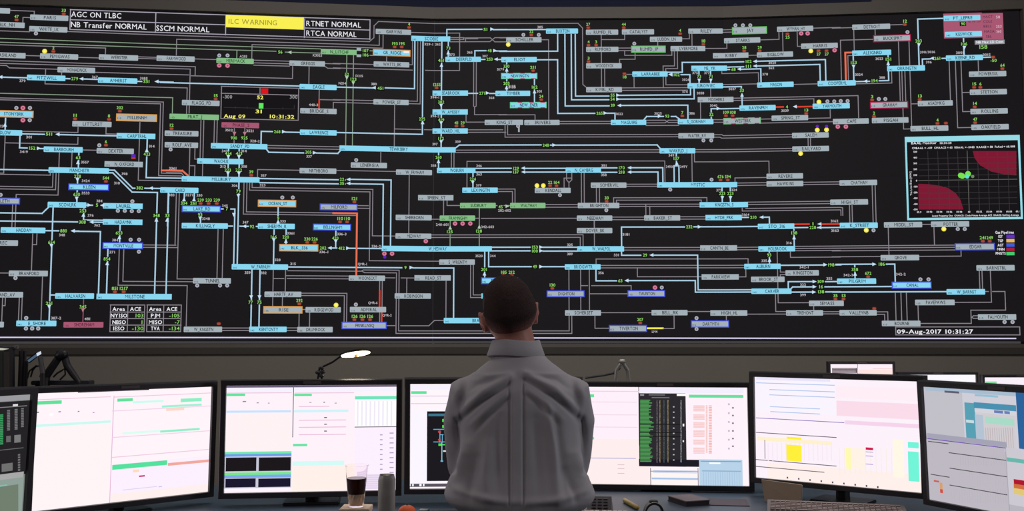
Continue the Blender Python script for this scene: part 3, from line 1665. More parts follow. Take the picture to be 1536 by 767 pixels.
MONS = r'''
mon 1 40 570 3.893
f fff4f6 30 270 485 740
f fdf0ff 500 470 1060 640
f fff0ee 490 640 1055 715
f 463c4a 300 61 715 68
f 5fe39a 60 123 205 143
f 5fe39a 530 109 620 126
f c8fff0 620 122 800 134
f 8ff0c4 900 108 1022 128
f 9ff2d4 790 145 1022 157
f ffd9c8 815 166 920 180
f c9fbf0 50 250 490 264
f 8ff0c8 780 289 1010 301
f d8fff2 560 300 780 312
l e7b6dc 508 95 486 728
l eec8e0 60 112 490 104
l eec8e0 510 98 1080 80
l f0d0e6 500 175 1075 160
l f0d0e6 500 330 1068 305
l eec8e0 500 440 1060 420
f 55e29e 500 484 820 512
f f3a99c 825 476 1062 492
f 463c4a 60 187 72 193
f c060b0 185 184 200 190
f c060b0 298 182 308 188
f c060b0 385 190 396 194
f ffffff 130 196 155 212
f c0306a 656 558 690 567
f ffdcb8 620 525 655 540
f c8c0e8 770 622 790 627
f d8d0f0 560 632 760 636
mon 2 325 565 3.797
f 6a5f78 56 51 1025 62
f f6f2ff 58 66 1025 88
f fff1ea 430 510 785 652
f fdf0ff 785 292 1020 640
f fff2f4 48 215 425 425
f 62e49c 57 98 162 112
f 62e49c 442 99 542 112
f 70e6bc 788 112 1025 130
f ffffff 788 131 1022 285
l 50485a 788 288 1022 287
l 50485a 438 65 433 345
f c4e4ff 56 194 424 206
f d0f4fa 440 190 750 204
l e8b8d8 470 250 735 248
l e8b8d8 470 290 735 288
l e8b8d8 470 332 735 330
l e8b8d8 470 172 640 170
l e8c0dc 60 95 425 93
l e8c0dc 445 95 780 93
f 302838 612 232 628 237
f 302838 612 270 628 275
f 302838 612 309 628 314
f 66e6a4 435 384 516 398
f d4fbf7 432 482 726 508
f 76e8b0 45 428 426 441
f 6f9fe8 45 441 426 456
f c8c8d8 43 458 426 545
f 1c181c 52 462 226 540
f 1c181c 240 461 422 538
f 76e88c 45 546 424 561
f 7fa8ee 45 561 424 577
f c8c8d8 43 577 424 648
f 1c1830 50 582 222 632
f 1c1830 237 581 420 630
f fdf4ff 43 636 424 650
f 8a7f98 148 140 168 146
f 8a7f98 228 148 240 153
f 8a7f98 292 150 302 154
f 8a7f98 528 146 540 150
f 8a7f98 608 144 618 150
f 8a7f98 672 150 684 154
rows 930 945 330 650 28 b0a0c0
rows 985 1008 320 650 28 b0a0c0
rows 800 1015 560 640 12 e6d4ee
cols 800 1015 140 280 24 f0eaf8
mon 3 600 560 3.71
f f6f0ff 60 66 940 92
f fbf6ff 60 200 940 620
f 62e49c 62 101 148 116
l d8c8e0 62 128 900 126
l d8c8e0 62 170 900 168
f 1d1a20 150 212 660 600
f 3a7890 158 226 250 240
l 6fb4d8 188 313 420 313
l 6fb4d8 188 383 420 383
l 6fb4d8 222 323 222 385
l 6fb4d8 233 345 238 385
l 6fb4d8 222 343 240 343
l 9fd0e0 233 385 233 488
l 6fb4d8 258 300 258 345
f 4ee04a 235 256 250 272
f 4ee04a 235 290 250 305
f 4ee04a 214 392 232 405
f 4ee04a 236 395 250 402
f d04038 212 322 228 332
f d04038 255 275 266 285
f d04038 212 367 228 376
f e0e0e0 240 430 262 438
f 6fb4d8 226 486 240 494
f 5a5360 45 614 620 632
f ffffff 50 617 60 630
f ffffff 68 617 76 630
f ffffff 108 617 120 630
f ffffff 128 617 136 630
mon 4 900 570 4.513
f ffeeee -100 400 340 712
f fff0fb -100 60 262 395
f 3a333e -40 35 975 47
f f4eeff 268 52 972 90
l 3a333e 266 40 262 440
l e6cfe0 -80 75 262 82
l f0d8e8 -80 150 250 152
l f0d8e8 -80 235 250 240
l f0d8e8 -80 320 250 322
l a8a8d8 -80 530 240 533
f 62e49c -90 98 -40 118
f 62e49c -90 388 -40 404
f 2e2b30 264 92 583 588
f 1e1a26 264 540 675 588
f 9aa09c 272 98 298 108
f 777777 330 100 440 106
f 777777 350 118 470 124
f ffffff 520 95 582 110
bars 272 340 135 555 9 4f9a55
cols 384 388 138 558 8 b8b0b0
cols 403 408 138 558 8 c0aa70
cols 431 435 138 558 8 608a88
cols 457 463 138 558 8 a89a70
cols 546 551 138 558 9 e0e0e8
rows 494 504 180 550 36 c0c0c0
l 151515 270 300 545 302
l 151515 270 355 545 357
l 151515 270 384 545 386
f ffffff 560 298 570 316
f ffffff 560 410 568 422
f fff2fb 585 95 975 535
f 6ce0a0 602 102 970 122
rows 632 708 174 216 6 f3a79c
rows 632 708 236 272 6 f3a79c
rows 632 708 286 324 6 f3a79c
rows 632 708 342 388 6 f3a79c
rows 632 708 406 442 6 f3a79c
rows 632 708 460 498 6 f3a79c
rows 716 728 174 498 9 f0b0a4
rows 736 757 174 498 11 f3a79c
rows 893 906 185 480 52 8a7a90
rows 866 878 160 480 60 c8b8cc
f b9d4ea 672 540 965 720
f 7d9cc0 680 550 955 556
f ffffff 740 560 815 570
f 8fb0d0 690 615 955 622
cols 700 955 625 718 16 9fbcda
f fff6f4 345 602 664 716
l 6a90c8 345 622 664 620
rows 360 655 612 634 14 b8c8e8
f a8c4ea 350 664 662 676
l 50485a 343 600 343 716
l 7a7288 664 600 664 716
f c8a8b8 120 574 165 577
f c8a8b8 120 600 165 603
f c8a8b8 120 632 165 635
mon 5 1120 550 3.836
f faf4ff 55 75 508 270
f e9e4fa 55 66 480 82
f ffeef6 515 120 990 190
f fbdcea 517 207 1000 296
f f6d4ec 566 322 1003 345
f fff0ec 120 590 1010 690
l a6c2ea 55 92 505 111
l a6c2ea 132 130 505 150
l a6c2ea 132 160 505 182
l a6c2ea 136 230 420 246
l a6c2ea 138 259 420 275
l 8a70c0 55 292 560 328
f fff2cc 60 418 490 440
l 5a4a60 55 377 515 412
l 5a4a60 55 534 515 576
l 5a4a60 55 573 445 612
l 7a6a80 105 425 105 530
cols 120 500 440 545 26 f8e8f6
cols 530 840 470 620 30 fbeee4
f fffab0 572 470 600 590
f fff3e6 600 470 680 590
f d01850 685 467 728 481
f a090d8 685 491 728 495
f a090d8 685 514 728 518
f a090d8 685 561 728 565
f 72f5d8 928 436 990 470
f 72f5d8 930 491 992 662
f fff8e6 842 420 905 640
f fff03c 230 407 314 420
f fff03c 229 452 317 546
dots 230 640 12 58 8.5 6a5a60
mon 6 1376 570 3.894
f c2c0c8 45 60 275 330
f d0ced8 270 75 590 410
f a9bcd0 50 55 590 80
f 5f5f70 158 66 243 78
f 93c0d4 335 88 470 100
f 58a0b4 280 135 340 345
f c8dce4 284 235 330 252
f 4a90b0 330 140 576 175
f d4d4dc 335 175 576 200
f 6a80b8 448 180 500 196
f 6a80b8 508 184 540 200
f b4c4d4 340 205 388 360
f d0ccd0 392 205 572 410
f a8dcc8 397 222 565 262
cols 400 565 280 400 13 bdb0b4
f 2c639c 585 80 900 420
f a4a4b6 60 338 520 368
f beb9c2 62 376 520 760
l 6f48b0 60 332 518 412
l 4a4650 65 357 180 377
l 4a4650 185 418 520 480
l 4a4650 190 508 522 576
l 4a4650 80 549 187 573
l 4a4650 190 605 525 684
cols 250 510 440 500 15 a59fae
cols 200 510 545 620 15 a59fae
cols 200 520 640 720 15 a59fae
l a8a2b0 525 380 530 760
f d06050 97 588 128 598
f d8a070 132 602 148 640
f d05040 134 640 150 662
f cdc9d2 530 420 900 760
f 68b8ac 525 478 900 502
f b01830 565 592 720 620
f d07040 565 620 720 645
f e0c878 565 645 720 680
mon 0 0 560 3.70
f 9a9a9e -200 122 168 160
f 252326 -260 165 160 585
f dcdcdc 72 172 100 184
f 8a8a8a -100 188 150 192
rows 40 56 205 320 9 77777a
rows 82 98 200 310 9 77777a
rows 118 132 195 300 9 77777a
rows 0 18 230 400 10 3aa060
rows 35 60 350 380 7 6a6a6a
rows 80 115 345 385 7 7a7a7a
f 6a6a6a -100 425 130 429
rows 10 70 505 540 8 707070
rows 100 112 450 540 14 707070
f a8a8a8 -200 568 130 600
f 8fa098 -200 600 125 800
f 80c0b0 -20 622 40 630
rows -60 100 640 790 9 71806f
'''
# ---------------------------------------------------------------- video wall surface
NODES = [(-5.96,8.915),(-3.439,9.208),(-.751,9.5),(2.038,9.469),(4.775,9.205)]
ZB, ZT = 1.503, 4.606
UL = [0]
for a, b in zip(NODES, NODES[1:]): UL.append(UL[-1]+math.dist(a, b))
def wput(u, v, layer):
    i = max(k for k in range(len(NODES)-1) if u >= UL[k] or k == 0)
    a, b = Vector(NODES[i]), Vector(NODES[i+1]); d = (b-a).normalized(); nrm = Vector((d.y, -d.x))
    p = a + d*(u-UL[i]) + nrm*(.004+.0016*layer)
    return (p.x, p.y, v)
def wpx(px, py):
    r = ray(px, py); best = None
    for i in range(len(NODES)-1):
        a, b = Vector(NODES[i]), Vector(NODES[i+1]); d = (b-a); L = d.length; d.normalize(); nr = Vector((-d.y, d.x))
        t = a.dot(nr)/(r.x*nr.x+r.y*nr.y); P = r*t; s = (P.xy-a).dot(d)
        if (s >= 0 or i == 0) and (s <= L or i == len(NODES)-2): return (UL[i]+s, CAMH+P.z)
    return (UL[i]+s, CAMH+P.z)
PXM = 9.42/FPX
wall_disp = empty('video_wall', (0, 9.4, 0), label='huge curved black video wall filled with a network diagram above the low grey wall', cat='display')
M_PANEL = mat('black_screen_glass', (8,8,9), .55, var=.05, spec=.12)
_b = M_PANEL.node_tree.nodes['Principled BSDF']; _b.inputs['Emission Color'].default_value = lin((23,21,23))+(1,); _b.inputs['Emission Strength'].default_value = 1
VM = (ZB+ZT)/2
for i in range(len(NODES)-1):
    for z0, z1 in ((ZB, VM), (VM, ZT)):
        g = .0012; V = []
        a, b = Vector(NODES[i]), Vector(NODES[i+1]); d = (b-a).normalized(); nr = Vector((d.y, -d.x))
        for q in (a+d*g, b-d*g):
            for off in (0, -.35):
                for z in (z0+g, z1-g): V.append(tuple(q+nr*off)+(z,))
        build('screen_panel', V, [(0,4,5,1),(4,6,7,5),(6,2,3,7),(2,0,1,3),(1,5,7,3),(0,2,6,4)], M_PANEL, wall_disp)
def band(pts, prof, closed=True):
    """sweep profile (out, z) along a polyline in plan"""
    pts = [Vector(p) for p in pts]; N = []
    for i, p in enumerate(pts):
        d = (pts[min(i+1, len(pts)-1)]-pts[max(i-1, 0)]).normalized(); N.append(Vector((d.y, -d.x)))
    V = [(p.x+n.x*o, p.y+n.y*o, z) for p, n in zip(pts, N) for o, z in prof]; k = len(prof)
    F = [(i*k+j, (i+1)*k+j, (i+1)*k+(j+1) % k, i*k+(j+1) % k) for i in range(len(pts)-1) for j in range(k if closed else k-1)]
    if closed: F += [tuple(range(k)), tuple((len(pts)-1)*k+j for j in range(k-1, -1, -1))]
    return V, F
M_BEZ = mat('grey_bezel_paint', (104,98,92), .55, var=.06, scale=4)
EXT = NODES + [(5.5, 9.13)]
segs = list(zip(EXT, EXT[1:]))
for i, (a, b) in enumerate(segs):
    V, F = band([a, b], [(-.3, ZB-.022), (.050, ZB-.022), (.052, ZB-.055), (.020, ZB-.118), (-.3, ZB-.118)])
    build('bottom_bezel', V, F, M_BEZ, wall_disp)
topn = [NODES[0], NODES[1], NODES[2], NODES[3], (3.42, 9.335), EXT[5]]
for i, (a, b) in enumerate(zip(topn, topn[1:])):
    up = .016 if i == 4 else 0
    V, F = band([a, b], [(-.3, ZT+.004), (.05, ZT+.004), (.06, ZT+.112+up), (-.3, ZT+.112+up)])
    build('top_bezel', V, F, M_BEZ, wall_disp)
a = Vector(NODES[-1]); d = (Vector(NODES[-1])-Vector(NODES[-2])).normalized(); nr = Vector((d.y, -d.x))
V = [tuple(a+d*s_+nr*o)+(z,) for s_ in (.012, .75) for o in (.055, -.3) for z in (ZB-.118, ZT+.115)]
build('side_bezel', V, [(0,4,5,1),(4,6,7,5),(6,2,3,7),(2,0,1,3),(1,5,7,3),(0,2,6,4)], M_BEZ, wall_disp)
# ---------------------------------------------------------------- room
M_WALL = mat('warm_grey_wall_paint', (136,129,120), .8, var=.05, scale=1.5, bump=.15, bscale=160)
M_NAVY = mat('dark_navy_wall_fabric', (30,36,62), .9, var=.15, scale=5, bump=.2, bscale=90)
M_CEIL = mat('dark_ceiling_paint', (40,40,48), .9, var=.1)
M_FLOOR = mat('dark_blue_carpet', (38,42,54), .95, var=.35, scale=90, bump=.5, bscale=300)
def wall(name, pts, z0, z1, m, out=0.0):
    V, F = band(pts, [(out-.4, z0), (out, z0), (out, z1), (out-.4, z1)])
    return build(name, V, F, m, kind='structure')
WP = [(-8.6, 8.55)] + NODES + [(6.6, 9.03), (8.4, 8.86)]
wall('wall_front', WP, 0, ZB-.119, M_WALL, -.005)
wall('wall_front.001', WP, ZT+.134, 5.3, M_NAVY, 0)
wall('wall_front.002', [(-8.6, 8.55), (-5.97, 8.914)], ZB-.118, ZT+.133, M_WALL, -.005)
wall('wall_front.003', [(5.54, 9.125), (6.6, 9.03), (8.4, 8.86)], ZB-.118, ZT+.133, M_WALL, -.005)
wall('baseboard_front', WP, 0.001, .1, M_PANEL, .008)
MB().box(-8.6, 8.4, -4, 9.6, -.1, 0).make('floor', M_FLOOR, kind='structure')
MB().box(-8.6, 8.4, -4, 9.6, 5.3, 5.4).make('ceiling', M_CEIL, kind='structure')
MB().box(-8.8, -8.6, -4, 9.6, 0, 5.3).make('wall_left', M_WALL, kind='structure')
MB().box(8.4, 8.6, -4, 9.6, 0, 5.3).make('wall_right', M_WALL, kind='structure')
MB().box(-8.6, 8.4, -4.2, -4, 0, 5.3).make('wall_back', M_WALL, kind='structure')
# ---------------------------------------------------------------- what the video wall shows
STYLE = {  # fill, border, text
 'c': ('c', None), 'g': ('g', None), 'n': ('n', None), 'm': ('m', None), 'co': ('c', (214,152,84)), 'go': ('g', (218,160,84)),
 'cb': ('c', (66,84,222)), 'gb': ('g', (70,84,214)), 'gm': ('g', (172,32,80)), 'gn': ('g', (104,190,104)), 'cx': ('c', (96,206,150)), 'gx': ('g', (110,186,120))}
WORD = {'c': 'cyan', 'g': 'grey', 'n': 'green', 'm': 'magenta', 'co': 'orange-edged cyan', 'go': 'orange-edged grey', 'cb': 'blue-edged cyan',
 'gb': 'blue-edged grey', 'gm': 'crimson-edged grey', 'gn': 'green-edged grey', 'cx': 'green and red hatched cyan', 'gx': 'green and red hatched grey'}
def new():
    s = Sheet(wput, PXM); s.cuts = UL[1:-1]; return s
lines_, nums, dots = new(), new(), new()
special = {}; cur = None
def tgt(default): return cur if cur is not None else default
X0 = Y0 = 0.0; SC = 1.0
P = lambda x, y: wpx(X0+float(x)/SC, Y0+float(y)/SC)
plist = []
for ln in DATA.strip().splitlines():
    t = shlex.split(ln); k = t[0]
    if k == '@': X0, Y0, SC = map(float, t[1:4])
    elif k == 'part':
        if len(t) == 1: cur = None
        else:
            old = dict(plist).get(t[1]) if t[1] == "transfer_limit_panel" else None
            cur = old or new()
            if old is None: plist.append((t[1], cur))
    elif k == 'l':
        kc = t[1]; col = LINEC.get(kc, PAL[kc]); nn = [float(q) for q in t[2:]]
        pts = [list(P(nn[i], nn[i+1])) for i in range(0, len(nn), 2)]
        for i in range(len(pts)-1):
            du, dv = pts[i+1][0]-pts[i][0], pts[i+1][1]-pts[i][1]
            if abs(dv) < .3*abs(du) and abs(dv) < .045 and abs(du) > .03:
                pts[i][1] = pts[i+1][1] = (pts[i][1]+pts[i+1][1])/2
            elif abs(du) < .3*abs(dv) and abs(du) < .06:
                pts[i][0] = pts[i+1][0] = (pts[i][0]+pts[i+1][0])/2
        wd = {'c': 1.9, 'r': 2.6, 'r2': 2.2, 'wb': 1.8, 'd': .7, 'd2': 1.0, 'yl': 2.4, 'wh': 1.3}.get(kc, 1.25)*PXM
        lay = {'c': 2, 'r': 2.4, 'r2': 2.4}.get(kc, 1.2)
        if cur is not None: lay += 6
        for a, b in zip(pts, pts[1:]):
            cuts = [u for u in UL[1:-1] if min(a[0], b[0])+.01 < u < max(a[0], b[0])-.01]
            q = [a]
            for u in (cuts if b[0] > a[0] else cuts[::-1]): q.append([u, a[1]+(b[1]-a[1])*(u-a[0])/(b[0]-a[0])])
            q.append(b)
            for c_, d_ in zip(q, q[1:]): tgt(lines_).seg(c_, d_, wd, col, lay)
    elif k == 'b':
        name, st, x0, x1, yc = t[1], t[2], float(t[3]), float(t[4]), float(t[5])
        h = float(t[6]) if len(t) > 6 else (48 if SC > 5.5 else 44)
        u0, v0 = P(x0, yc); u1, v1 = P(x1, yc); vc = (v0+v1)/2
        # follow the tilt of the row: take the height at the middle
        um, vc = P((x0+x1)/2, yc)
        hh = h/SC*PXM/2; f, bd = STYLE[st]; fc = PAL[f]; px = PXM
        s = new(); TX = lin((38,66,82)) if f == 'c' else lin((48,54,58)) if f == 'g' else lin((34,70,44)) if f == 'n' else lin((92,36,60))
        if bd:
            bc = lin(bd)
            s.rect(u0, u1, vc-hh, vc+hh, bc, 3)
            if st in ('cx', 'gx'):
                for q in (.3, .62, .92):
                    uu = u0+(u1-u0)*q
                    s.rect(uu-5*px, uu+2*px, vc+hh-2.2*px, vc+hh, lin((170,30,70)), 3.4)
                    s.rect(uu-5*px, uu+2*px, vc-hh, vc-hh+1.6*px, lin((170,30,70)), 3.4)
            bw = 1.5*px
            if st in ('cx', 'gx'): bw = 1.2*px
            s.rect(u0+bw, u1-bw, vc-hh+bw, vc+hh-bw, fc, 4)
        else: s.rect(u0, u1, vc-hh, vc+hh, fc, 4, ch=.7*px)
        nm = name; cw = 3.45*px; wd = len(nm)*cw
        if wd > (u1-u0)*.72: wd = (u1-u0)*.72
        uc = (u0+u1)/2+1.0*px
        s.text(nm, uc, vc, 4.9*px, TX, 5, width=wd, bold=1)
        s.text('345' if f in 'c' else '115', u0+4.6*px, vc-1.6*px, 2.4*px, TX, 5, width=6*px)
        s.make('station_label', wall_disp, label='%s box lettered %s' % (WORD[st], nm))
    elif k in 'vs' and len(k) == 1:
        txt = t[1]; u, v = P(t[2], t[3]); wd = len(txt)*(3.1 if k == 'v' else 2.75)*PXM
        s = tgt(nums)
        if k == 'v': s.rect(u-wd/2-1.6*PXM, u+wd/2+1.6*PXM, v-3.2*PXM, v+3.2*PXM, lin((20,24,18)), 3)
        s.text(txt, u, v, (4.5 if k == 'v' else 3.6)*PXM, PAL['v'] if k == 'v' else lin((190,184,190)), 6 if k == 'v' else 4.5, width=wd, bold=1)
    elif k in ('g', 'h', 'r'):
        if k == 'r': u, v = P(t[1], t[2])
        else: u, v = P(t[2], t[3])
        px = PXM
        dots.rect(u-3.2*px, u+3.2*px, v-2.2*px, v+2.4*px, lin((96,42,34)), 3, ch=1.2*px)
        dots.rect(u-2.4*px, u+2.4*px, v-1.6*px, v+1.6*px, lin((168,74,56)), 3.5, ch=.8*px)
        if k != 'r':
            vv = v+(5.0 if k == 'g' else -5.2)*px
            nums.text(t[1], u, vv, 4.4*px, PAL['v'], 6, width=len(t[1])*3.0*px, bold=1)
    elif k == 'o':
        u, v = P(t[1], t[2]); c_ = t[3]; s = tgt(dots); px = PXM; base = 9 if cur is not None else 6
        r = {'a': 2.9, 'p': 3.2, 'y': 3.5, 'u': 2.4, 'gr': 4.2, 'tq': 3.2, 'dg': 2.4}[c_]
        if c_ == 'p': s.disc((u, v), 4.2*px, lin((92,26,50)), base)
        s.disc((u, v), r*px, PAL[c_] if c_ != 'p' else lin((214,128,156)), base+.5)
        if c_ in 'ap':
            s.disc((u, v), r*.45*px, lin((120,118,128)) if c_ == 'a' else lin((160,76,104)), base+1, 8)
        if c_ == 'y': s.disc((u, v), r*.4*px, lin((255,250,170)), base+1, 8)
    elif k == 'a':
        u, v = P(t[1], t[2]); d_ = {'l': (-1,0), 'r': (1,0), 'u': (0,1), 'd': (0,-1)}[t[3]]
        col = {'c': lin((196,224,244)), 'n': lin((176,200,176)), 'p': lin((190,120,140))}[t[4]]; q = 3.3*PXM
        nn = (-d_[1], d_[0])
        lines_.poly([(u+d_[0]*q, v+d_[1]*q), (u-d_[0]*q*.8+nn[0]*q*.8, v-d_[1]*q*.8+nn[1]*q*.8), (u-d_[0]*q*.8-nn[0]*q*.8, v-d_[1]*q*.8-nn[1]*q*.8)], col, 7)
    elif k == 'f':
        x0, y0, x1, y1 = map(float, t[2:6]); s = tgt(dots)
        u0 = P(x0, (y0+y1)/2)[0]; u1 = P(x1, (y0+y1)/2)[0]; v0 = P((x0+x1)/2, y1)[1]; v1 = P((x0+x1)/2, y0)[1]
        lay = {'k': 6.5, 'cyb': 6, 'm': 2.6}.get(t[1], 7.3 if cur is not None else 5)
        if t[1] == 'sg': lay = 3
        if t[1] in ('w1', 'u', 'rb'): lay = 6.2
        if t[1] == 'cy': lay = 4
        s.rect(u0, u1, v0, v1, PAL[t[1]], lay)
    elif k == 'p':
        nn = [float(q) for q in t[2:]]
        cur.poly([P(nn[i], nn[i+1]) for i in range(0, len(nn), 2)], PAL[t[1]], 7.0)
    elif k == 't':
        x0, x1, yc, h = map(float, t[2:6]); a = P(x0, yc); b = P(x1, yc); m_ = P((x0+x1)/2, yc)
        tgt(nums).text(t[6], (a[0]+b[0])/2, m_[1], h/SC*PXM*.92, PAL[t[1]], 9.5, width=b[0]-a[0], bold=int(len(t) > 7))
    elif k == 'w':
        u, v = P(t[1], t[2]); cur.text(t[5], u, v, 2.6*PXM, PAL['w1'], 9.5, width=36*PXM, rot=1)
lines_.make('circuit_line', wall_disp, kind='stuff', label='thin grey and pale blue circuit lines with small arrow heads')
nums.make('flow_number', wall_disp, kind='stuff', label='small green and white figures beside the circuit lines')
dots.make('status_dot', wall_disp, kind='stuff', label='small yellow, grey, pink and rust status dots')
LB = dict(header_table='white outlined header table with a yellow warning cell', area_control_window='framed black gauge with red and green bars and yellow time',
    balance_monitor_window='cyan-framed plot window with two crimson fields', pipeline_legend='small colour legend of gas pipelines', date_stamp='white date and time lettering',
    area_error_table='small white outlined table of figures', transfer_limit_panel='mauve panel with dark names and pale figures')
merged = {}
for nme, s in plist:
    s.make(nme, wall_disp, label=LB[nme])
# ---------------------------------------------------------------- desk
DZ = .90
M_DESK = mat('dark_slate_blue_laminate', (72,84,100), .45, var=.06, scale=6)
M_DARK = mat('black_plastic', (54,49,53), .45, var=.08, scale=30)
M_DARK2 = mat('charcoal_metal', (44,42,46), .4, metal=.3, var=.1)
M_CAB = mat('grey_cabinet_laminate', (84,84,88), .6, var=.05, scale=3)
back = [(-2.75,2.1),(-2.6,3.1),(-2.1,4.0),(-1.3,4.55),(-.3,4.75),(.9,4.9),(1.6,4.65),(2.25,4.1),(2.55,3.1),(2.65,2.1)]
front = [(-1.55,2.0),(-1.45,2.6),(-1.15,3.15),(-.72,3.46),(-.25,3.53),(.35,3.53),(.85,3.42),(1.15,3.1),(1.4,2.6),(1.5,2.0)]
desk = empty('console_desk', (0, 4.1, 0), label='long curved dark slate console desk carrying the row of lit monitors', cat='desk')
nb = len(back); V = []
for a, b in zip(back, front):
    for z in (DZ-.035, DZ): V += [(a[0], a[1], z), (b[0], b[1], z)]
F = []
for i in range(nb-1):
    o, p = 4*i, 4*i+4
    F += [(o+2,o+3,p+3,p+2), (o,p,p+1,o+1), (o,o+2,p+2,p), (o+1,p+1,p+3,o+3)]
F += [(0,1,3,2), (4*nb-4, 4*nb-2, 4*nb-1, 4*nb-3)]
build('worktop', V, F, M_DESK, desk)
V, F = band([(x*.985, y-.05) for x, y in back], [(0, .02), (.02, .02), (.02, DZ-.036), (0, DZ-.036)])
build('modesty_panel', V, F, M_CAB, desk)
for i in (1, 4, 8):
    a, b = Vector(back[i]), Vector(front[i]); m_ = a.lerp(b, .45); d = (b-a).normalized()
    M = Matrix.Translation((m_.x, m_.y, 0)) @ Matrix.Rotation(math.atan2(d.y, d.x), 4, 'Z')
    ped = MB().box(-.36, .36, -.22, .22, 0.0, DZ-.036, M, .004).make('pedestal', M_CAB, desk)
    for k in range(3):
        dr = MB().box(.36, .378, -.205, .205, .06+k*.265, .31+k*.265, M, .003).make('drawer', M_CAB, ped)
# ---------------------------------------------------------------- monitors
def mk_mon(name, label, c, yaw, tilt, W, H, rows, base, group=None, stand=True, bez=.024, bright=True, foot=None, z0=DZ, cat='monitor'):
    M = frame_matrix(c, yaw, tilt)
    root = empty(name, (c[0], c[1], z0), label=label, cat=cat, group=group)
    w2, h2 = W/2, H/2; ob = h2+bez; ow = w2+bez
    # bezel frame with raised rim round the recessed panel
    V = []
    for (a, b, y) in ((ow, ob, .004), (ow-.004, ob-.004, -.012), (w2+.001, h2+.001, -.012), (w2, h2, .0)):
        for sx, sz in ((-1,-1),(1,-1),(1,1),(-1,1)): V.append(M @ Vector((sx*a, y, sz*b)))
    F = [(4*k+j, 4*k+(j+1) % 4, 4*k+4+(j+1) % 4, 4*k+4+j) for k in range(3) for j in range(4)]
    build('bezel', V, F, M_DARK, root)
    bk = MB()
    V = []
    for a, b, y in ((ow, ob, .004), (ow, ob, .03), (ow*.8, ob*.75, .062)):
        for sx, sz in ((-1,-1),(1,-1),(1,1),(-1,1)): V.append(M @ Vector((sx*a, y, sz*b)))
    F = [(4*k+j, 4*k+4+j, 4*k+4+(j+1) % 4, 4*k+(j+1) % 4) for k in range(2) for j in range(4)]+[(8,9,10,11), (3,2,1,0)]
    bk.add(V, F).make('back_cover', M_DARK, root)
    def put(u, v, l): return M @ Vector((u, .001-.0004*l, v))
    s = Sheet(put, W/260); s.rect(-w2, w2, -h2, h2, lin(base), 0)
    pn = build('screen', s.V, s.F, M_PANEL_LIT if bright else M_SCREEN, root, cols=s.C)
    # content
    nrm = M.to_3x3() @ Vector((0, 1, 0)); ctr = Vector(c); Mi = M.inverted()
    def mpx(px, py):
        r = ray(px, py); t = (ctr-C0).dot(nrm)/r.dot(nrm); p = Mi @ (C0+r*t); return p.x, p.z
    cl = lambda q, m_: max(-m_, min(m_, q))
    s = Sheet(put, W/260); L = .6
    tx = ty = 0; ts = 1
    for t in rows:
        k = t[0]
        if k == 'mon': tx, ty, ts = float(t[2]), float(t[3]), float(t[4]); continue
        q = lambda x, y: mpx(tx+x/ts, ty+y/ts)
        L += .12
        if k == 'f':
            col = lin(t[1]); x0, y0, x1, y1 = map(float, t[2:6])
            xm, ym = (x0+x1)/2, (y0+y1)/2
            s.rect(cl(q(x0, ym)[0], w2), cl(q(x1, ym)[0], w2), cl(q(xm, y1)[1], h2), cl(q(xm, y0)[1], h2), col, L)
        elif k == 'l':
            col = lin(t[1]); a = q(float(t[2]), float(t[3])); b = q(float(t[4]), float(t[5]))
            a = (cl(a[0], w2), cl(a[1], h2)); b = (cl(b[0], w2), cl(b[1], h2))
            if abs(a[1]-b[1]) < .12*abs(a[0]-b[0])+.01 and abs(a[0]-b[0]) > .03: m_ = (a[1]+b[1])/2; a = (a[0], m_); b = (b[0], m_)
            elif abs(a[0]-b[0]) < .12*abs(a[1]-b[1])+.01: m_ = (a[0]+b[0])/2; a = (m_, a[1]); b = (m_, b[1])
            s.seg(a, b, .0030, col, L)
        elif k in ('rows', 'cols', 'bars', 'dots'):
            x0, x1, y0, y1, stp = map(float, t[1:6]); col = lin(t[-1])
            if k in ('rows', 'bars'):
                y = y0
                while y < y1:
                    xe = x1+(random.uniform(-12, 25) if k == 'bars' else 0); hh = stp*(.82 if k == 'bars' else .55 if stp < 16 else .2)
                    a = q(x0, y); b = q(xe, y+hh)
                    s.rect(cl(a[0], w2), cl(b[0], w2), cl(a[1], h2), cl(b[1], h2), col, L); y += stp
            elif x1-x0 < 12:
                y = y0
                while y < y1:
                    a = q(x0+random.uniform(0, 1.5), y); b = q(x1-random.uniform(0, 1.5), y+stp*.75)
                    s.rect(a[0], b[0], a[1], b[1], col, L); y += stp
            else:
                x = x0
                while x < x1:
                    a = q(x, y0); b = q(x+stp*.28, y1)
                    s.rect(cl(a[0], w2), cl(b[0], w2), cl(a[1], h2), cl(b[1], h2), col, L); x += stp
    if k and rows and rows[0][1] == '5':
        for i in range(9):
            a = q(235+i*65, 641+i*6.8); s.rect(a[0]-.003, a[0]+.003, cl(a[1]-.003, h2), cl(a[1]+.004, h2), lin((70,60,75)), L)
    if s.F: s.make('screen_image', root)
    # small badge on the top bezel
    bd = MB().box(-.035, .035, -.0135, -.011, h2+.006, h2+.017, M); bd.make('badge', mat('grey_badge', (96,84,86), .5), root)
    if stand:
        neck = MB(); zc = c[2]-H/2*.2
        f_ = foot or (0, .085)
        fx = M.to_3x3() @ Vector((0, f_[1], 0)); fx.z = 0; b = Vector((c[0], c[1], z0))+fx
        p1 = M @ Vector((0, .055, -.02))
        neck.tube([(b.x, b.y, z0+.01), (b.x, b.y, p1.z-.05), tuple(p1)], [.028, .024, .02], 12)
        neck.make('stand_neck', M_DARK2, root)
        R = Matrix.Translation(b) @ Matrix.Rotation(yaw, 4, 'Z')
        MB().box(-.11, .11, -.08, .08, 0, .012, R, .004).make('stand_base', M_DARK2, root)
    return root
M_PANEL_LIT = emit('backlit_panel', 1.0, True)
RW = {}
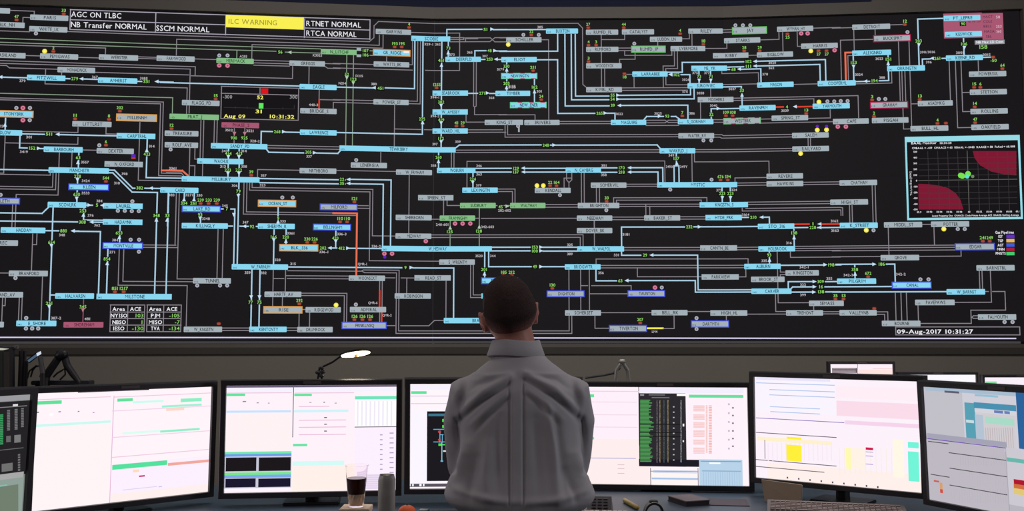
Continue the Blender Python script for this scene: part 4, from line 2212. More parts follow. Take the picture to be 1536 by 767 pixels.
for ln in MONS.strip().splitlines():
    t = ln.split()
    if t[0] == 'mon': cur_m = t[1]; RW[cur_m] = []
    RW[cur_m].append(t)
G = 'monitors in the curved console row'
mk_mon('console_monitor', 'dim monitor cut by the left edge of the photo, black tables above a grey-green list', (-1.7262,2.9656,1.1751), 1.0502, -.0393, .665, .416, RW['0'], (120,124,120), G, bright=False)
mk_mon('console_monitor', 'angled white monitor at far left, green bars and one small crimson dash', (-1.454,3.82,1.1573), .7428, -.027, .665, .416, RW['1'], (255,244,250), G)
mk_mon('console_monitor', 'white monitor behind the tumbler and can, four black panes at its lower left', (-.7948,4.0088,1.1646), .1161, .0093, .665, .416, RW['2'], (255,242,250), G)
mk_mon('console_monitor', 'white monitor left of and behind the man, black one-line diagram window showing', (-.0723,4.033,1.1709), .0467, -.0705, .665, .416, RW['3'], (255,246,252), G)
mk_mon('console_monitor', 'white monitor right of the man with a black and green list window', (.6635,4.368,1.1372), -.0926, .0299, .700, .416, RW['4'], (255,244,250), G)
mk_mon('console_monitor', 'angled white monitor with a yellow block and turquoise column', (1.2825,4.0282,1.188), -.658, .0081, .665, .416, RW['5'], (253,242,251), G)
mk_mon('console_monitor', 'dim grey monitor at the right edge with teal window and dark blue desktop', (1.680,3.4647,1.1722), -1.1508, -.0335, .665, .416, RW['6'], (186,182,192), G, bright=False)
# second row, nearer the wall
Y2 = 7.3
def far_mon(x0, x1, ytop, base, rows, label, tl, yaw=0.0, asp=.62):
    a = at(x0, ytop, Y2+tl); b = at(x1, ytop, Y2+tl); W = b.x-a.x-.05; H = W*asp
    return mk_mon('second_row_monitor', label, ((a.x+b.x)/2, Y2+tl, a.z-.02-H/2), yaw, 0, W, H, rows, base, 'monitors on the second desk', bez=.02, z0=.78)
far = [['mon','7','1230','530','5.02'], ['f','3c3238','92','112','278','150'], ['rows','96','270','116','150','9','b8a8b0'], ['l','3c3238','284','80','284','165'],['l','f0b8b8','400','120','548','114'],['f','ffe4e0','290','125','548','160']]
far_mon(1240, 1343.5, 542.5, (255,240,250), far, 'small far monitor standing highest behind the angled white one, screen split in two', 0)
far_mon(1344.5, 1468, 558.5, (252,248,255), [['mon','8','1230','530','5.02'],['f','2c3450','590','176','800','260']], 'far monitor showing only a thin white strip, beside the small raised one', .15)
far_mon(1471, 1590, 562.5, (250,240,250), [['mon','9','1230','530','5.02'],['f','8ad8a0','1245','214','1330','232']], 'far monitor at the right edge with a green mark at its top left', .1)
d2 = empty('second_row_desk', (4.2, 7.5, 0), label='dark desk beyond the console carrying the small far monitors', cat='desk')
MB().box(2.0, 6.4, 7.05, 8.0, .745, .779, None, .004).make('worktop', M_DESK, d2)
for x in (2.1, 4.1, 6.3): MB().box(x-.02, x+.02, 7.12, 7.95, 0, .744).make('leg', M_CAB, d2)
# ---------------------------------------------------------------- left background equipment, behind the far left monitor
YB = 4.45
q = lambda x, y, Y=YB: at(x, y, Y)
# monitor seen nearly edge on and a tower
a = q(0, 524, 4.5)
side = empty('side_monitor', (-2.38, 4.45, DZ-.3), label='dark monitor at the left edge, pale lit strip along its top, beside the black tower', cat='monitor')
def slab(pts, th, name, m, parent, dy=0):
    """prism: pixel outline at depth, thickness th away from the camera"""
    A = [Vector(p) for p in pts]; n = len(A); V = A+[p+Vector((0, th, 0)) for p in A]
    F = [tuple(range(n))[::-1], tuple(range(n, 2*n))]+[(i, (i+1) % n, n+(i+1) % n, n+i) for i in range(n)]
    return build(name, V, F, m, parent)
YS = 4.3
slab([q(-30,517,YS), q(13.5,521,YS), q(13.5,610,YS), q(-30,610,YS)], .05, 'back_cover', M_DARK, side)
slab([q(-28,525,YS-.012), q(4,526,YS-.012), q(4,600,YS-.012), q(-28,600,YS-.012)], .011, 'screen', mat('grey_green_screen', (60,66,60), .4), side)
slab([q(-28,519.5,YS-.014), q(13.5,523.5,YS-.014), q(4,525.6,YS-.014), q(-28,525.6,YS-.014)], .002, 'lit_strip', emit('lit_strip', .62, rgb=(232,232,216)), side)
slab([q(5,528,YS-.012), q(12,528,YS-.012), q(12,600,YS-.012), q(5,600,YS-.012)], .011, 'side_frame', mat('brown_grey_frame', (74,68,64), .5), side)
MB().tube([q(-10,600,YS+.06), (q(-10,600,YS).x, YS+.06, DZ)], .03).make('stand_neck', M_DARK2, side)
tower = empty('speaker_tower', (q(27,575,4.35).x, 4.4, DZ), label='black upright speaker with a grey cap left of the black monitor arms', cat='speaker')
MB().box(q(24,562,4.32).x, q(33,562,4.32).x, 4.33, 4.362, DZ, q(20,524,4.32).z, None, .008).make('cabinet', M_DARK, tower)
MB().box(q(33,562,4.32).x, q(36,562,4.32).x, 4.333, 4.36, DZ, q(20,542,4.32).z, None, .006).make('side_cheek', M_DARK2, tower)
MB().box(q(21.5,522,4.35).x, q(27.5,522,4.35).x, 4.335, 4.358, q(20,524.5,4.32).z, q(20,518,4.32).z, None, .003).make('cap', mat('pale_grey_cap', (120,116,116), .5), tower)
# tilted blue tablet
tb = empty('blue_tablet', (q(50,540).x, YB, q(50,545).z), label='tilted blue-lit tablet with a white end between speaker and black arms', cat='tablet')
slab([q(39.5,540.6,4.38), q(55.5,528.2,4.38), q(60.5,531,4.38), q(43,545,4.38)], .012, 'case', mat('navy_case', (24,34,60), .4), tb)
slab([q(41,541,4.374), q(53.5,531.8,4.374), q(56,534.2,4.374), q(43,543.6,4.374)], .003, 'screen', emit('blue_glow', .5, rgb=(104,134,168)), tb)
slab([q(54.5,530.3,4.37), q(60.5,527.3,4.37), q(61.5,531.2,4.37), q(55.5,534.6,4.37)], .004, 'lit_corner', emit('white_glow', .9, rgb=(222,232,244)), tb)
MB().tube([q(60.5,536,4.38), q(62,547,4.36), q(64,560,4.34), (q(66,575,4.34).x, 4.34, DZ)], .010).make('holder', M_DARK, tb)
arm = empty('monitor_arm', (q(90,575).x, YB, DZ), label='black folding double monitor arm with cables behind the far left white monitor', cat='monitor arm')
b = q(66,574); b2 = Vector((b.x, b.y, DZ+.01))
MB().tube([b2, q(68,566), q(90,534)], [.024,.02,.016], 12).make('lower_arm', M_DARK, arm)
MB().limb([q(91,533,4.44), q(95,532,4.44)], [.024,.022]).make('elbow_joint', M_DARK2, arm)
e = q(119,574); MB().tube([q(96,533), q(101,549), q(110,562), e, Vector((e.x+.02, e.y, DZ+.01))], [.016,.016,.015,.013,.013], 12).make('upper_arm', M_DARK, arm)
MB().box(q(48,562).x, q(134,562).x, YB-.01, YB+.06, q(0,574.5).z-.01, q(0,571.5).z, None, .003).make('rail', M_DARK, arm)
for sx in (60, 120): MB().box(q(sx,562).x-.02, q(sx,562).x+.02, YB, YB+.04, DZ, q(0,572).z).make('post', M_DARK, arm)
for pts in ([(41,568),(44,557),(52,551),(59,549),(63,556),(60,566)], [(80,566),(86,560),(93,556),(97,553),(98,562),(90,570)], [(46,566),(49,556),(55,548)]):
    MB().tube([q(x, y, 4.45) for x, y in pts], .004, 6).make('cable', M_DARK, arm)
# ---------------------------------------------------------------- round lamp over the second monitor
YL = 4.2
lamp = empty('desk_lamp', (q(480,575,YL).x, YL+.1, DZ), label='lit round ring desk lamp on a thin jointed arm above the monitor with black panes', cat='lamp')
cL = q(533.5, 531.0, YL); r_ = .0665
ax_a = Vector((math.cos(math.radians(9)), 0, math.sin(math.radians(9))))
ax_b = Vector((0, math.cos(math.radians(9)), -math.sin(math.radians(9)))); ax_b = (ax_b-ax_a*ax_b.dot(ax_a)).normalized()
up = ax_a.cross(ax_b).normalized(); R3 = Matrix((ax_a, ax_b, up)).transposed()
MB().lathe([(.001,.009),(r_*.9,.009),(r_,.005),(r_,0),(r_*.93,-.001),(.001,-.001)], cL, 36, R3).make('lamp_head', mat('dark_bronze', (40,32,30), .35, metal=.4), lamp)
MB().lathe([(.001,-.0035),(r_*.9,-.0035),(r_*.9,-.0008)], cL, 36, R3).make('diffuser', emit('warm_led', 7, True, rgb=(255,240,205)), lamp)
MB().tube([cL-up*.003, cL-up*.014], [.008,.006], 10).make('knob', mat('brass_knob', (190,150,80), .35, metal=.6), lamp)
MB().tube([cL+ax_a*-.055+up*.004, q(499,543.5,YL+.02), q(482,551.5,YL+.03)], .0042, 8).make('upper_arm', M_DARK2, lamp)
for k, (x, y) in enumerate(((482,552),(484,558),(477,559),(482,564))):
    MB().limb([q(x-1.4,y,YL+.03), q(x+1.4,y,YL+.03)], [.008,.008], 10).make('joint', mat('grey_metal', (92,90,92), .35, metal=.6), lamp)
for x0, x1 in ((479, 476.5), (483.5, 482.5)):
    p = q(x1,570,YL+.12); MB().tube([q(x0,553,YL+.03), p, (p.x, p.y, DZ+.01)], .0035, 8).make('lower_arm', M_DARK2, lamp)
p = q(479,570,YL+.12); MB().lathe([(.001,.012),(.05,.012),(.055,.006),(.055,0),(.001,0)], (p.x, p.y, DZ), 24).make('base', M_DARK2, lamp)
# chrome lamp joint behind the fourth monitor
YK = 4.62
cl_ = empty('folded_lamp_arm', (q(933,575,YK).x, YK, DZ), label='chrome inverted-V arm with grey cable behind the monitor right of the man', cat='lamp arm')
M_CHR = mat('brushed_chrome', (176,172,166), .35, metal=.35)
for pts, r in (([(923.5,568),(924.5,556),(930,548),(932,542)], .0085), ([(943,568),(941.5,556),(936.5,548),(933.5,542)], .0085)):
    P_ = [q(x, y, YK) for x, y in pts]; e = P_[0]; MB().tube([(e.x, e.y, DZ+.01)]+P_, r, 10).make('chrome_rod', M_CHR, cl_)
MB().limb([q(931.5,543,YK), q(934.5,543,YK)], [.012,.012], 12).make('hinge', M_CHR, cl_)
MB().box(q(915,562,YK).x, q(950,562,YK).x, YK-.04, YK+.04, DZ, DZ+.015, None, .004).make('base_plate', M_DARK2, cl_)
MB().tube([q(878,567,YK+.02), q(890,565,YK+.02), q(905,563,YK+.02), q(920,560,YK+.02), q(930,552,YK+.02)], .006, 8).make('cable', mat('grey_cable', (86,84,86), .6), cl_)
# ---------------------------------------------------------------- things on the desk
def kb(name, label, c, yaw, W, D, m_body, m_key, group=None):
    M = frame_matrix(c, yaw); root = empty(name, c, label=label, cat='keyboard', group=group)
    V = [M @ Vector(p) for p in ((-W/2,-D/2,0),(W/2,-D/2,0),(W/2,D/2,0),(-W/2,D/2,0),(-W/2,-D/2,.012),(W/2,-D/2,.012),(W/2,D/2,.032),(-W/2,D/2,.032))]
    build('case', V, [(0,3,2,1),(4,5,6,7),(0,1,5,4),(1,2,6,5),(2,3,7,6),(3,0,4,7)], m_body, root)
    k = MB(); px = .0190
    for r in range(6):
        yy = -D/2+.014+r*.0193+(.006 if r == 5 else 0); zz = .012+.020*(yy+D/2)/D
        x = -W/2+.012
        while x < W/2-.02:
            fx = (x+W/2)/W
            if .655 < fx < .668 or .80 < fx < .812: x += .008
            wd = px*(6 if r == 0 and .2 < fx < .24 else 1)
            k.box(x, min(x+wd-.004, W/2-.01), yy, yy+.0155, zz-.001, zz+.008, M); x += wd
    k.make('keycap', m_key, root, kind='stuff')
    return root
M_KB = mat('grey_keyboard_case', (124,112,110), .5, var=.05); M_KEY = mat('taupe_keys', (160,142,138), .5, var=.08)
M_KBD = mat('dark_keyboard_case', (44,42,46), .5); M_KEYD = mat('dark_keys', (70,66,70), .5)
M_KEYL = mat('pale_keys', (222,206,198), .5, var=.08)
kb('keyboard', 'wide taupe keyboard under the angled monitor with the yellow block', (1.22, 3.83, DZ), -.26, .50, .16, M_KB, M_KEY)
kb('keyboard', 'pale-keyed keyboard just right of the man', (.255, 3.66, DZ), -.12, .36, .15, M_KB, M_KEYL)
kb('keyboard', 'dark keyboard left of the man beside the orange', (-.142, 3.66, DZ), .05, .30, .15, M_KBD, M_KEYD)
ph = empty('desk_phone', (.335, 3.98, DZ), label='small black wedge-shaped phone behind the pale keyboard right of the man', cat='phone')
Mp = frame_matrix((.335, 3.88, DZ), -.1)
build('body', [Mp @ Vector(p) for p in ((-.05,-.06,0),(.05,-.06,0),(.05,.06,0),(-.05,.06,0),(-.045,-.055,.012),(.045,-.055,.012),(.045,.05,.05),(-.045,.05,.05))],
      [(0,3,2,1),(4,5,6,7),(0,1,5,4),(1,2,6,5),(2,3,7,6),(3,0,4,7)], M_DARK, ph)
bt = MB()
for i in range(3):
    for j in range(4): bt.box(-.03+i*.022, -.014+i*.022, -.04+j*.022, -.024+j*.022, .0185+j*.0075, .0225+j*.0075, Mp)
bt.make('button', M_DARK2, ph, kind='stuff')
# tall silver can
pc = onz(580, 776, DZ); cc = Vector((pc.x, 3.60, DZ)); cc.x = at(580, 740, 3.60).x
can = empty('drink_can', cc, label='tall slim silver-grey drink can in front of the gap between two monitors', cat='can')
M_CAN = mat('brushed_grey_can', (176,172,166), .38, metal=.1, var=.3, scale=28)
zt = at(580, 712.5, 3.60).z-DZ; rr = .0305
MB().lathe([(.001,.004),(rr*.75,.0),(rr*.95,.008),(rr,.014),(rr,zt-.016),(rr*.86,zt-.003),(rr*.84,zt)], cc, 32).make('can_body', M_CAN, can, smooth=True)
MB().lathe([(rr*.85,zt),(rr*.83,zt+.001),(rr*.78,zt-.006),(.001,zt-.006)], cc, 32).make('can_lid', mat('dull_aluminium', (110,106,98), .4, metal=.6), can, smooth=True)
MB().box(-.004, .007, -.010, .012, zt-.0058, zt-.003, Matrix.Translation(cc)).make('ring_pull', M_CHR, can)
# cream box + tumbler of cola
YT = 3.66
cx = at(534.5, 740, YT).x; zb = at(534, 760.5, YT).z
tis = empty('cream_box', (cx, YT, DZ), label='low cream cardboard box under the tumbler', cat='box')
M_CARD = mat('cream_card', (252,222,196), .8, var=.08, scale=40)
MB().box(cx-.05, cx+.05, YT-.05, YT+.05, DZ, zb, None, .003).make('box_body', M_CARD, tis)
MB().box(cx-.053, cx+.053, YT-.053, YT+.053, zb-.018, zb+.0005, None, .002).make('lid', M_CARD, tis)
zb += .001
tz = lambda y: at(534, y, YT).z-zb
tum = empty('tumbler', (cx, YT, zb), label='clear plastic tumbler half full of dark cola above crumpled tan paper', cat='cup')
M_GLASS = mat('clear_plastic', (255,252,252), .0, var=0, trans=1, ior=1.03, spec=.3)
h = tz(697.5); r0, r1 = .0265, .0425; rad = lambda z: r0+(r1-r0)*z/h
MB().lathe([(.001,.0),(r0,.0),(r1,h),(r1+.0012,h+.001),(r1+.0012,h-.002),(r1-.0012,h-.001),(r0-.001,.002),(.001,.002)], (cx,YT,zb), 40).make('cup_wall', M_GLASS, tum, smooth=True)
za, zc = tz(741), tz(717.5)
MB().lathe([(.001,za),(rad(za)-.0025,za),(rad(zc)-.0025,zc),(.001,zc)], (cx,YT,zb), 40).make('cola', mat('cola', (84,40,38), .15, var=.05), tum, smooth=False)
V = []; F = []; mbx = MB()
prof = [(.001,.004),(.02,.004),(.024,.012),(.0285,.03),(.030,.045),(.026,za-.004),(.001,za-.001)]
mbx.lathe(prof, (cx,YT,zb), 24)
mbx.V = [tuple(Vector(v)+Vector((random.uniform(-1,1), random.uniform(-1,1), random.uniform(-.5,.5)))*.0022) for v in mbx.V]
mbx.make('crumpled_paper', M_CARD, tum)
# mandarin on a cream napkin, dark wrapper
YO = 3.68
po = at(610.5, 762, YO); ro = .030
og = MB(); og.lathe([(max(.0008, ro*1.08*math.sin(a)), -ro*.9*math.cos(a)+(-.003 if a > 3.0 else 0)) for a in [math.pi*k/16 for k in range(17)]], (po.x, YO, DZ+ro*.9+.003), 28)
orange = empty('orange_fruit', (po.x, YO, DZ), label='small orange mandarin beside the tall can', cat='fruit')
og.make('peel', mat('orange_peel', (240,100,46), .5, var=.12, scale=60, bump=.3, bscale=400), orange, smooth=True)
MB().lathe([(.0008,.004),(.004,.003),(.004,0)], (po.x, YO, DZ+ro*1.8+.002), 8).make('stem_scar', mat('green_brown', (90,80,40), .8), orange)
tag_n = MB().box(po.x-.045, po.x-.004, YO-.03, YO+.04, DZ, DZ+.0025, None, .001).make('napkin', mat('cream_paper', (236,200,160), .8), label='folded cream napkin under the mandarin, its edge by the can', cat='napkin')
orange.location.z += .0026
wr = MB(); 
for k in range(3): wr.box(-.030+.006*k, .030-.005*k, -.022, .022, .014*k, .014*k+.013, frame_matrix((at(635,760,YO).x, YO+.01, DZ), .2-.15*k), .003)
wro = empty('snack_packet', (at(635,760,YO).x, YO+.01, DZ), label='small black packet with gold lettering right of the mandarin', cat='packet')
wr.make('packet_body', mat('black_foil', (30,26,28), .3, metal=.3), wro)
MB().box(-.02, .022, -.024, -.0222, .03, .036, frame_matrix((at(635,760,YO).x, YO+.01, DZ), 0)).make('gold_band', mat('gold_print', (170,140,90), .4, metal=.5), wro)
# yellow marker
a, b = onz(937, 751, DZ+.009), onz(956, 762, DZ+.009)
mk = empty('marker_pen', ((a.x+b.x)/2, (a.y+b.y)/2, DZ), label='short yellow marker lying on the desk right of the pale keyboard', cat='pen')
L_ = a.lerp(b, .72); MB().limb([a, L_], [.009,.009], 12).make('barrel', mat('yellow_plastic', (190,168,92), .45), mk, smooth=True)
MB().limb([L_, b], [.0095,.0085], 12).make('cap', mat('ochre_plastic', (160,134,60), .45), mk, smooth=True)
# wristwatch standing on its strap
YW = 3.66
c_ = at(980.5, 766, YW); wt = empty('wristwatch', (c_.x, YW, DZ), label='black wristwatch with silver edge standing up on its strap', cat='watch')
m1 = MB(); rw = .038
arcp = [(c_.x+rw*math.cos(t)*.92, YW, DZ+.036+rw*math.sin(t)) for t in [math.radians(-70+320*k/28) for k in range(29)]]
V = []; F = []
for i, p in enumerate(arcp):
    for dy in (-.019, .019):
        for s_ in (1, .78): V.append((c_.x+(p[0]-c_.x)*s_, YW+dy, DZ+.036+(p[2]-DZ-.036)*s_))
for i in range(28):
    o = 4*i; F += [(o,o+4,o+6,o+2),(o+1,o+3,o+7,o+5),(o,o+1,o+5,o+4),(o+2,o+6,o+7,o+3)]
build('strap', V, F, M_DARK, wt)
MB().tube([(p[0], YW-.0200, p[2]) for p in arcp[6:23]], .0014, 6).make('silver_edge', M_CHR, wt)
MB().lathe([(.001,.006),(.015,.006),(.017,.003),(.017,0),(.001,0)], (c_.x, YW, DZ+.035+rw), 20).make('watch_case', M_DARK2, wt)
# notebook pile, sheet, tan folder
p1 = onz(1035, 757, DZ)
nb_ = empty('notebook', (p1.x, p1.y, DZ), label='thick dark notebook with a grey-pink cover lying open-edged on the desk', cat='notebook')
Mn = frame_matrix((p1.x, p1.y+.03, DZ), .35)
MB().box(-.055, .055, -.075, .075, 0, .004, Mn, .001).make('lower_cover', M_DARK, nb_)
MB().box(-.052, .052, -.072, .072, .004, .018, Mn).make('page_block', mat('dark_pages', (60,52,56), .8), nb_)
MB().box(-.055, .055, -.075, .075, .018, .022, Mn, .001).make('upper_cover', mat('pinkish_grey_cover', (118,104,108), .55), nb_)
p2 = onz(1092, 756, DZ)
MB().box(-.085, .085, -.085, .075, 0, .003, frame_matrix((p2.x, p2.y+.03, DZ), -.15), .001).make('desk_pad', mat('mauve_grey_pad', (98,86,92), .7), label='flat mauve-grey pad right of the notebook', cat='pad')
p3 = at(1170, 745, 4.0); p4 = at(1142, 722, 4.08); p5 = at(1200, 730, 3.98)
fo = empty('tan_folder', (p3.x, 4.02, DZ), label='tan paper folder leaning under the monitor with the yellow block', cat='folder')
Va = [at(1142,720,4.13), at(1202,728,4.0), at(1200,748,3.98), at(1147,742,4.10)]
Va[2] = Vector((Va[2].x, Va[2].y, DZ+.001)); Va[3] = Vector((Va[3].x, Va[3].y, DZ+.001))
Vb = [v+Vector((.006,.012,0)) for v in Va]
build('cover', Va+Vb, [(0,1,2,3),(7,6,5,4),(0,4,5,1),(1,5,6,2),(2,6,7,3),(3,7,4,0)], mat('tan_paper', (150,130,112), .85, var=.08), fo)
Vc = [v+Vector((.008,.014,-.004 if i < 2 else 0)) for i, v in enumerate(Va)]; Vd = [v+Vector((.004,.008,0)) for v in Vc]
build('page_block', Vc+Vd, [(0,1,2,3),(7,6,5,4),(0,4,5,1),(1,5,6,2),(2,6,7,3),(3,7,4,0)], mat('paper', (180,170,160), .85), fo)
# ---------------------------------------------------------------- the man, seen from behind
YM = 3.19; CX = .020
man = empty('person', (CX, YM, 0), label='person seen from behind, short dark hair, white shirt, arms folded, facing the video wall', cat='person')
def remesh(mb, vox, it=4):
    me = bpy.data.meshes.new('tmp'); me.from_pydata(mb.V, [], mb.F); o = bpy.data.objects.new('tmp', me); COL.objects.link(o)
    bm = bmesh.new(); bm.from_mesh(me); bmesh.ops.recalc_face_normals(bm, faces=bm.faces); bm.to_mesh(me); bm.free()
    r = o.modifiers.new('r', 'REMESH'); r.mode = 'VOXEL'; r.voxel_size = vox
    if it: s = o.modifiers.new('s', 'SMOOTH'); s.iterations = it; s.factor = .5
    dg = bpy.context.evaluated_depsgraph_get(); ev = o.evaluated_get(dg); m2 = ev.to_mesh()
    n = len(m2.vertices); V = np.empty(n*3); m2.vertices.foreach_get('co', V); V = V.reshape(-1, 3)
    N = np.empty(n*3); m2.vertices.foreach_get('normal', N); N = N.reshape(-1, 3)
    F = [tuple(p.vertices) for p in m2.polygons]; ev.to_mesh_clear(); bpy.data.objects.remove(o)
    return V, N, F
def sstep(x): x = np.clip(x, 0, 1); return x*x*(3-2*x)
# ---- head (local: face +y, z up), tilted to the left and looking slightly up
HC = Vector((at(763.5, 468, YM).x, YM+.015, at(763, 470, YM).z))
HM = Matrix.Translation(HC) @ Matrix.Rotation(math.radians(-9), 4, 'Y') @ Matrix.Rotation(math.radians(8), 4, 'Z') @ Matrix.Rotation(math.radians(7), 4, 'X')
def head_r(d):
    """surface point of the head for a unit direction"""
    x, y, z = d
    rx = .0795; ry = .098; rz = .112
    p = Vector((x*rx, y*ry, z*rz))
    if z < 0:
        t = -z; p.x *= 1-.26*t*t; p.y += .022*t*t
        if y < 0: p.y += .030*t*(-y)                        # nape goes in
    else: p.x *= 1+.04*z
    if y < 0 and abs(z) < .6: p.y -= .006*(1-abs(z)/.6)      # back of the skull
    if y > 0:
        g = lambda cx, cz, w: math.exp(-((x-cx)**2+(z-cz)**2)/w**2)
        p.y += .034*g(0, -.24, .12)+.018*g(0, -.04, .09)     # nose
        p.y -= .011*(g(.33, .02, .16)+g(-.33, .02, .16))     # eye sockets
        p.y += .007*math.exp(-((z-.2)/.10)**2)*(1 if abs(x) < .6 else 0)*.7
        p.y += .009*g(0, -.52, .16)-.009*g(0, -.56, .045)     # lips
        p.y += .012*g(0, -.86, .18)                          # chin
    return p
def sphere_dirs(nu, nv):
    D = []
    for j in range(nv+1):
        a = math.pi*j/nv
        for i in range(nu):
            b = 2*math.pi*i/nu; D.append((math.sin(a)*math.cos(b), math.sin(a)*math.sin(b), math.cos(a)))
    F = [(j*nu+i, (j+1)*nu+i, (j+1)*nu+(i+1) % nu, j*nu+(i+1) % nu) for j in range(nv) for i in range(nu)]
    return D, F
D, HF = sphere_dirs(56, 40)
body = MB()
body.add([HM @ head_r(d) for d in D], HF)
# ears
for s, dz in ((1, .0), (-1, -.004)):
    ear = []
    for k in range(14):
        t = 2*math.pi*k/14
        ear.append(HM @ Vector((s*(.084+.010*(math.sin(t)*.5+.5)+.003*math.cos(t)), .000+.016*math.cos(t)-.004*math.sin(t), -.014+dz+.034*math.sin(t)*(1 if math.sin(t) > 0 else .9))))
    body.tube(ear+[ear[0]], .0058, 8, False)
    body.limb([HM @ Vector((s*.076, .004, -.012+dz)), HM @ Vector((s*.083, -.003, -.010+dz))], [.017, .015], 12)
# neck, trunk under the shirt, arms, hands, legs: one skin
NB = Vector((CX+.004, YM+.012, 1.47))
body.tube([NB+Vector((0,0,-.04)), NB+Vector((0,.0,.03)), HM @ Vector((.003,-.008,-.055)), HM @ Vector((.002,-.002,-.02))], [.064,.0605,.061,.055], 24)
body.loft([(.93,CX,YM,.14,.10,2.2),(1.0,CX,YM,.155,.11,2.3),(1.1,CX,YM,.145,.105,2.3),(1.25,CX,YM,.16,.11,2.4),(1.38,CX,YM,.150,.095,2.4),(1.44,CX,YM,.10,.07,2.2),(1.50,CX,YM,.06,.05,2)], 32)
ARM = {}
for s in (-1, 1):
    sh = Vector((CX+s*.166, YM, 1.398)); el = Vector((CX+s*.178, YM+.075, 1.150)); wr = Vector((CX-s*.015, YM+.215+(.03 if s > 0 else 0), 1.205+(.02 if s > 0 else -.015)))
    ARM[s] = (sh, el, wr)
    body.limb([sh, sh.lerp(el, .5), el], [.036,.038,.034], 16)
    body.limb([el, el.lerp(wr, .35), wr], [.035,.036,.023], 16)
    d = (wr-el).normalized(); pm = wr+d*.05; dn = Vector((0,0,1)); fw = d.cross(dn)
    body.limb([wr, wr+d*.03, wr+d*.085], [.022,.028,.030], 14)
    for k in range(4):                                       # four fingers curling round the other arm
        b0 = wr+d*.085+dn*(.030-.019*k); L = (.070,.078,.074,.058)[k]
        b1 = b0+d*L*.45+Vector((0,-.004,0)); b2 = b1+d*L*.30+Vector((0,-.016,0)); b3 = b2+d*L*.12+Vector((0,-.018,0))
        body.limb([b0-d*.02, b0, b1, b2, b3], [.009,.0090,.0085,.0078,.0068], 8)
    t0 = wr+d*.02+dn*.024; body.limb([t0-d*.01, t0+d*.03+dn*.022, t0+d*.055+dn*.034], [.012,.0105,.009], 8)
for s in (-1, 1):
    body.limb([Vector((CX+s*.085,YM,.95)), Vector((CX+s*.10,YM+.01,.52)), Vector((CX+s*.11,YM-.02,.12)), Vector((CX+s*.112,YM-.01,.06))], [.078,.056,.040,.040], 18)
    body.limb([Vector((CX+s*.112,YM-.02,.045)), Vector((CX+s*.125,YM+.15,.035))], [.036,.03], 12)
V, N, F = remesh(body, .0055, 2)
M_SKIN = mat('skin', (206,140,124), .5, var=.10, scale=30, bump=.05, bscale=200)
MATS['skin'].node_tree.nodes['Principled BSDF'].inputs['Subsurface Weight'].default_value = .08
build('body', V, F, M_SKIN, man, smooth=True)
# eyes, brows
for s in (-1, 1):
    c = HM @ (head_r(Vector((s*.33,.94,.02)).normalized())+Vector((0,-.006,0)))
    mb = MB(); mb.lathe([(max(.0004,.0115*math.sin(a)), -.0115*math.cos(a)) for a in [math.pi*k/10 for k in range(11)]], c, 14)
    mb.make('eye', mat('eye_white', (220,216,212), .3), man, smooth=True)
    mb = MB(); mb.lathe([(.0004,.0122),(.004,.0119),(.0055,.0108)], c, 12, (HM.to_3x3() @ Matrix.Rotation(-math.pi/2, 3, 'X')))
    mb.make('iris', mat('brown_iris', (50,34,26), .2), man)
    mb = MB(); P_ = [HM @ (head_r(Vector((s*(.15+.1*k), .95-.05*k, .17+.02*math.sin(k))).normalized())+Vector((0,.001,0))) for k in range(5)]
    mb.tube(P_, .0028, 6); mb.make('eyebrow', mat('hair_brown', (44,34,32), .9, var=.4, scale=160, bump=.8, bscale=420), man)
# hair: short, tapered at the nape
M_HAIR = mat('cropped_hair', (40,31,33), .9, var=.4, scale=120, bump=.7, bscale=380)
_n = M_HAIR.node_tree; _b = _n.nodes['Principled BSDF']; _src = _b.inputs['Base Color'].links[0].from_socket
_a = _n.nodes.new('ShaderNodeAttribute'); _a.attribute_name = 'fade'; _m = _n.nodes.new('ShaderNodeMix'); _m.data_type = 'RGBA'
_m.inputs[7].default_value = lin((168,112,100))+(1,)
_n.links.new(_a.outputs['Fac'], _m.inputs[0]); _n.links.new(_src, _m.inputs[6]); _n.links.new(_m.outputs[2], _b.inputs['Base Color'])
D, HF = sphere_dirs(120, 84)
V = []; FD = []
for d in D:
    x, y, z = d; p = head_r(Vector(d))
    line = -.42-.38*max(0, -y)                       # hairline height by direction
    if y > .15: line = -.30+1.15*min(1, (y-.15)/.55)
    side = abs(x)
    if side > .8 and -.25 < y < .45: line = max(line, .02)
    t = (z-line)/.62; t = max(0, min(1, t)); th = -.001+.0105*t*t*(3-2*t)**.6; FD.append((1-min(1, t*.95))**.8)
    if t <= 0: th = -.004
    if th > 0: th += .0022*(noise.noise(Vector(d)*26)*.6+noise.noise(Vector(d)*60)*.5)*t + .004*max(0, z-.5)
    V.append(HM @ (p+Vector(d)*th))
hair = build('hair', V, HF, M_HAIR, man, smooth=True)
fa = hair.data.attributes.new('fade', 'FLOAT', 'POINT'); fa.data.foreach_set('value', FD)
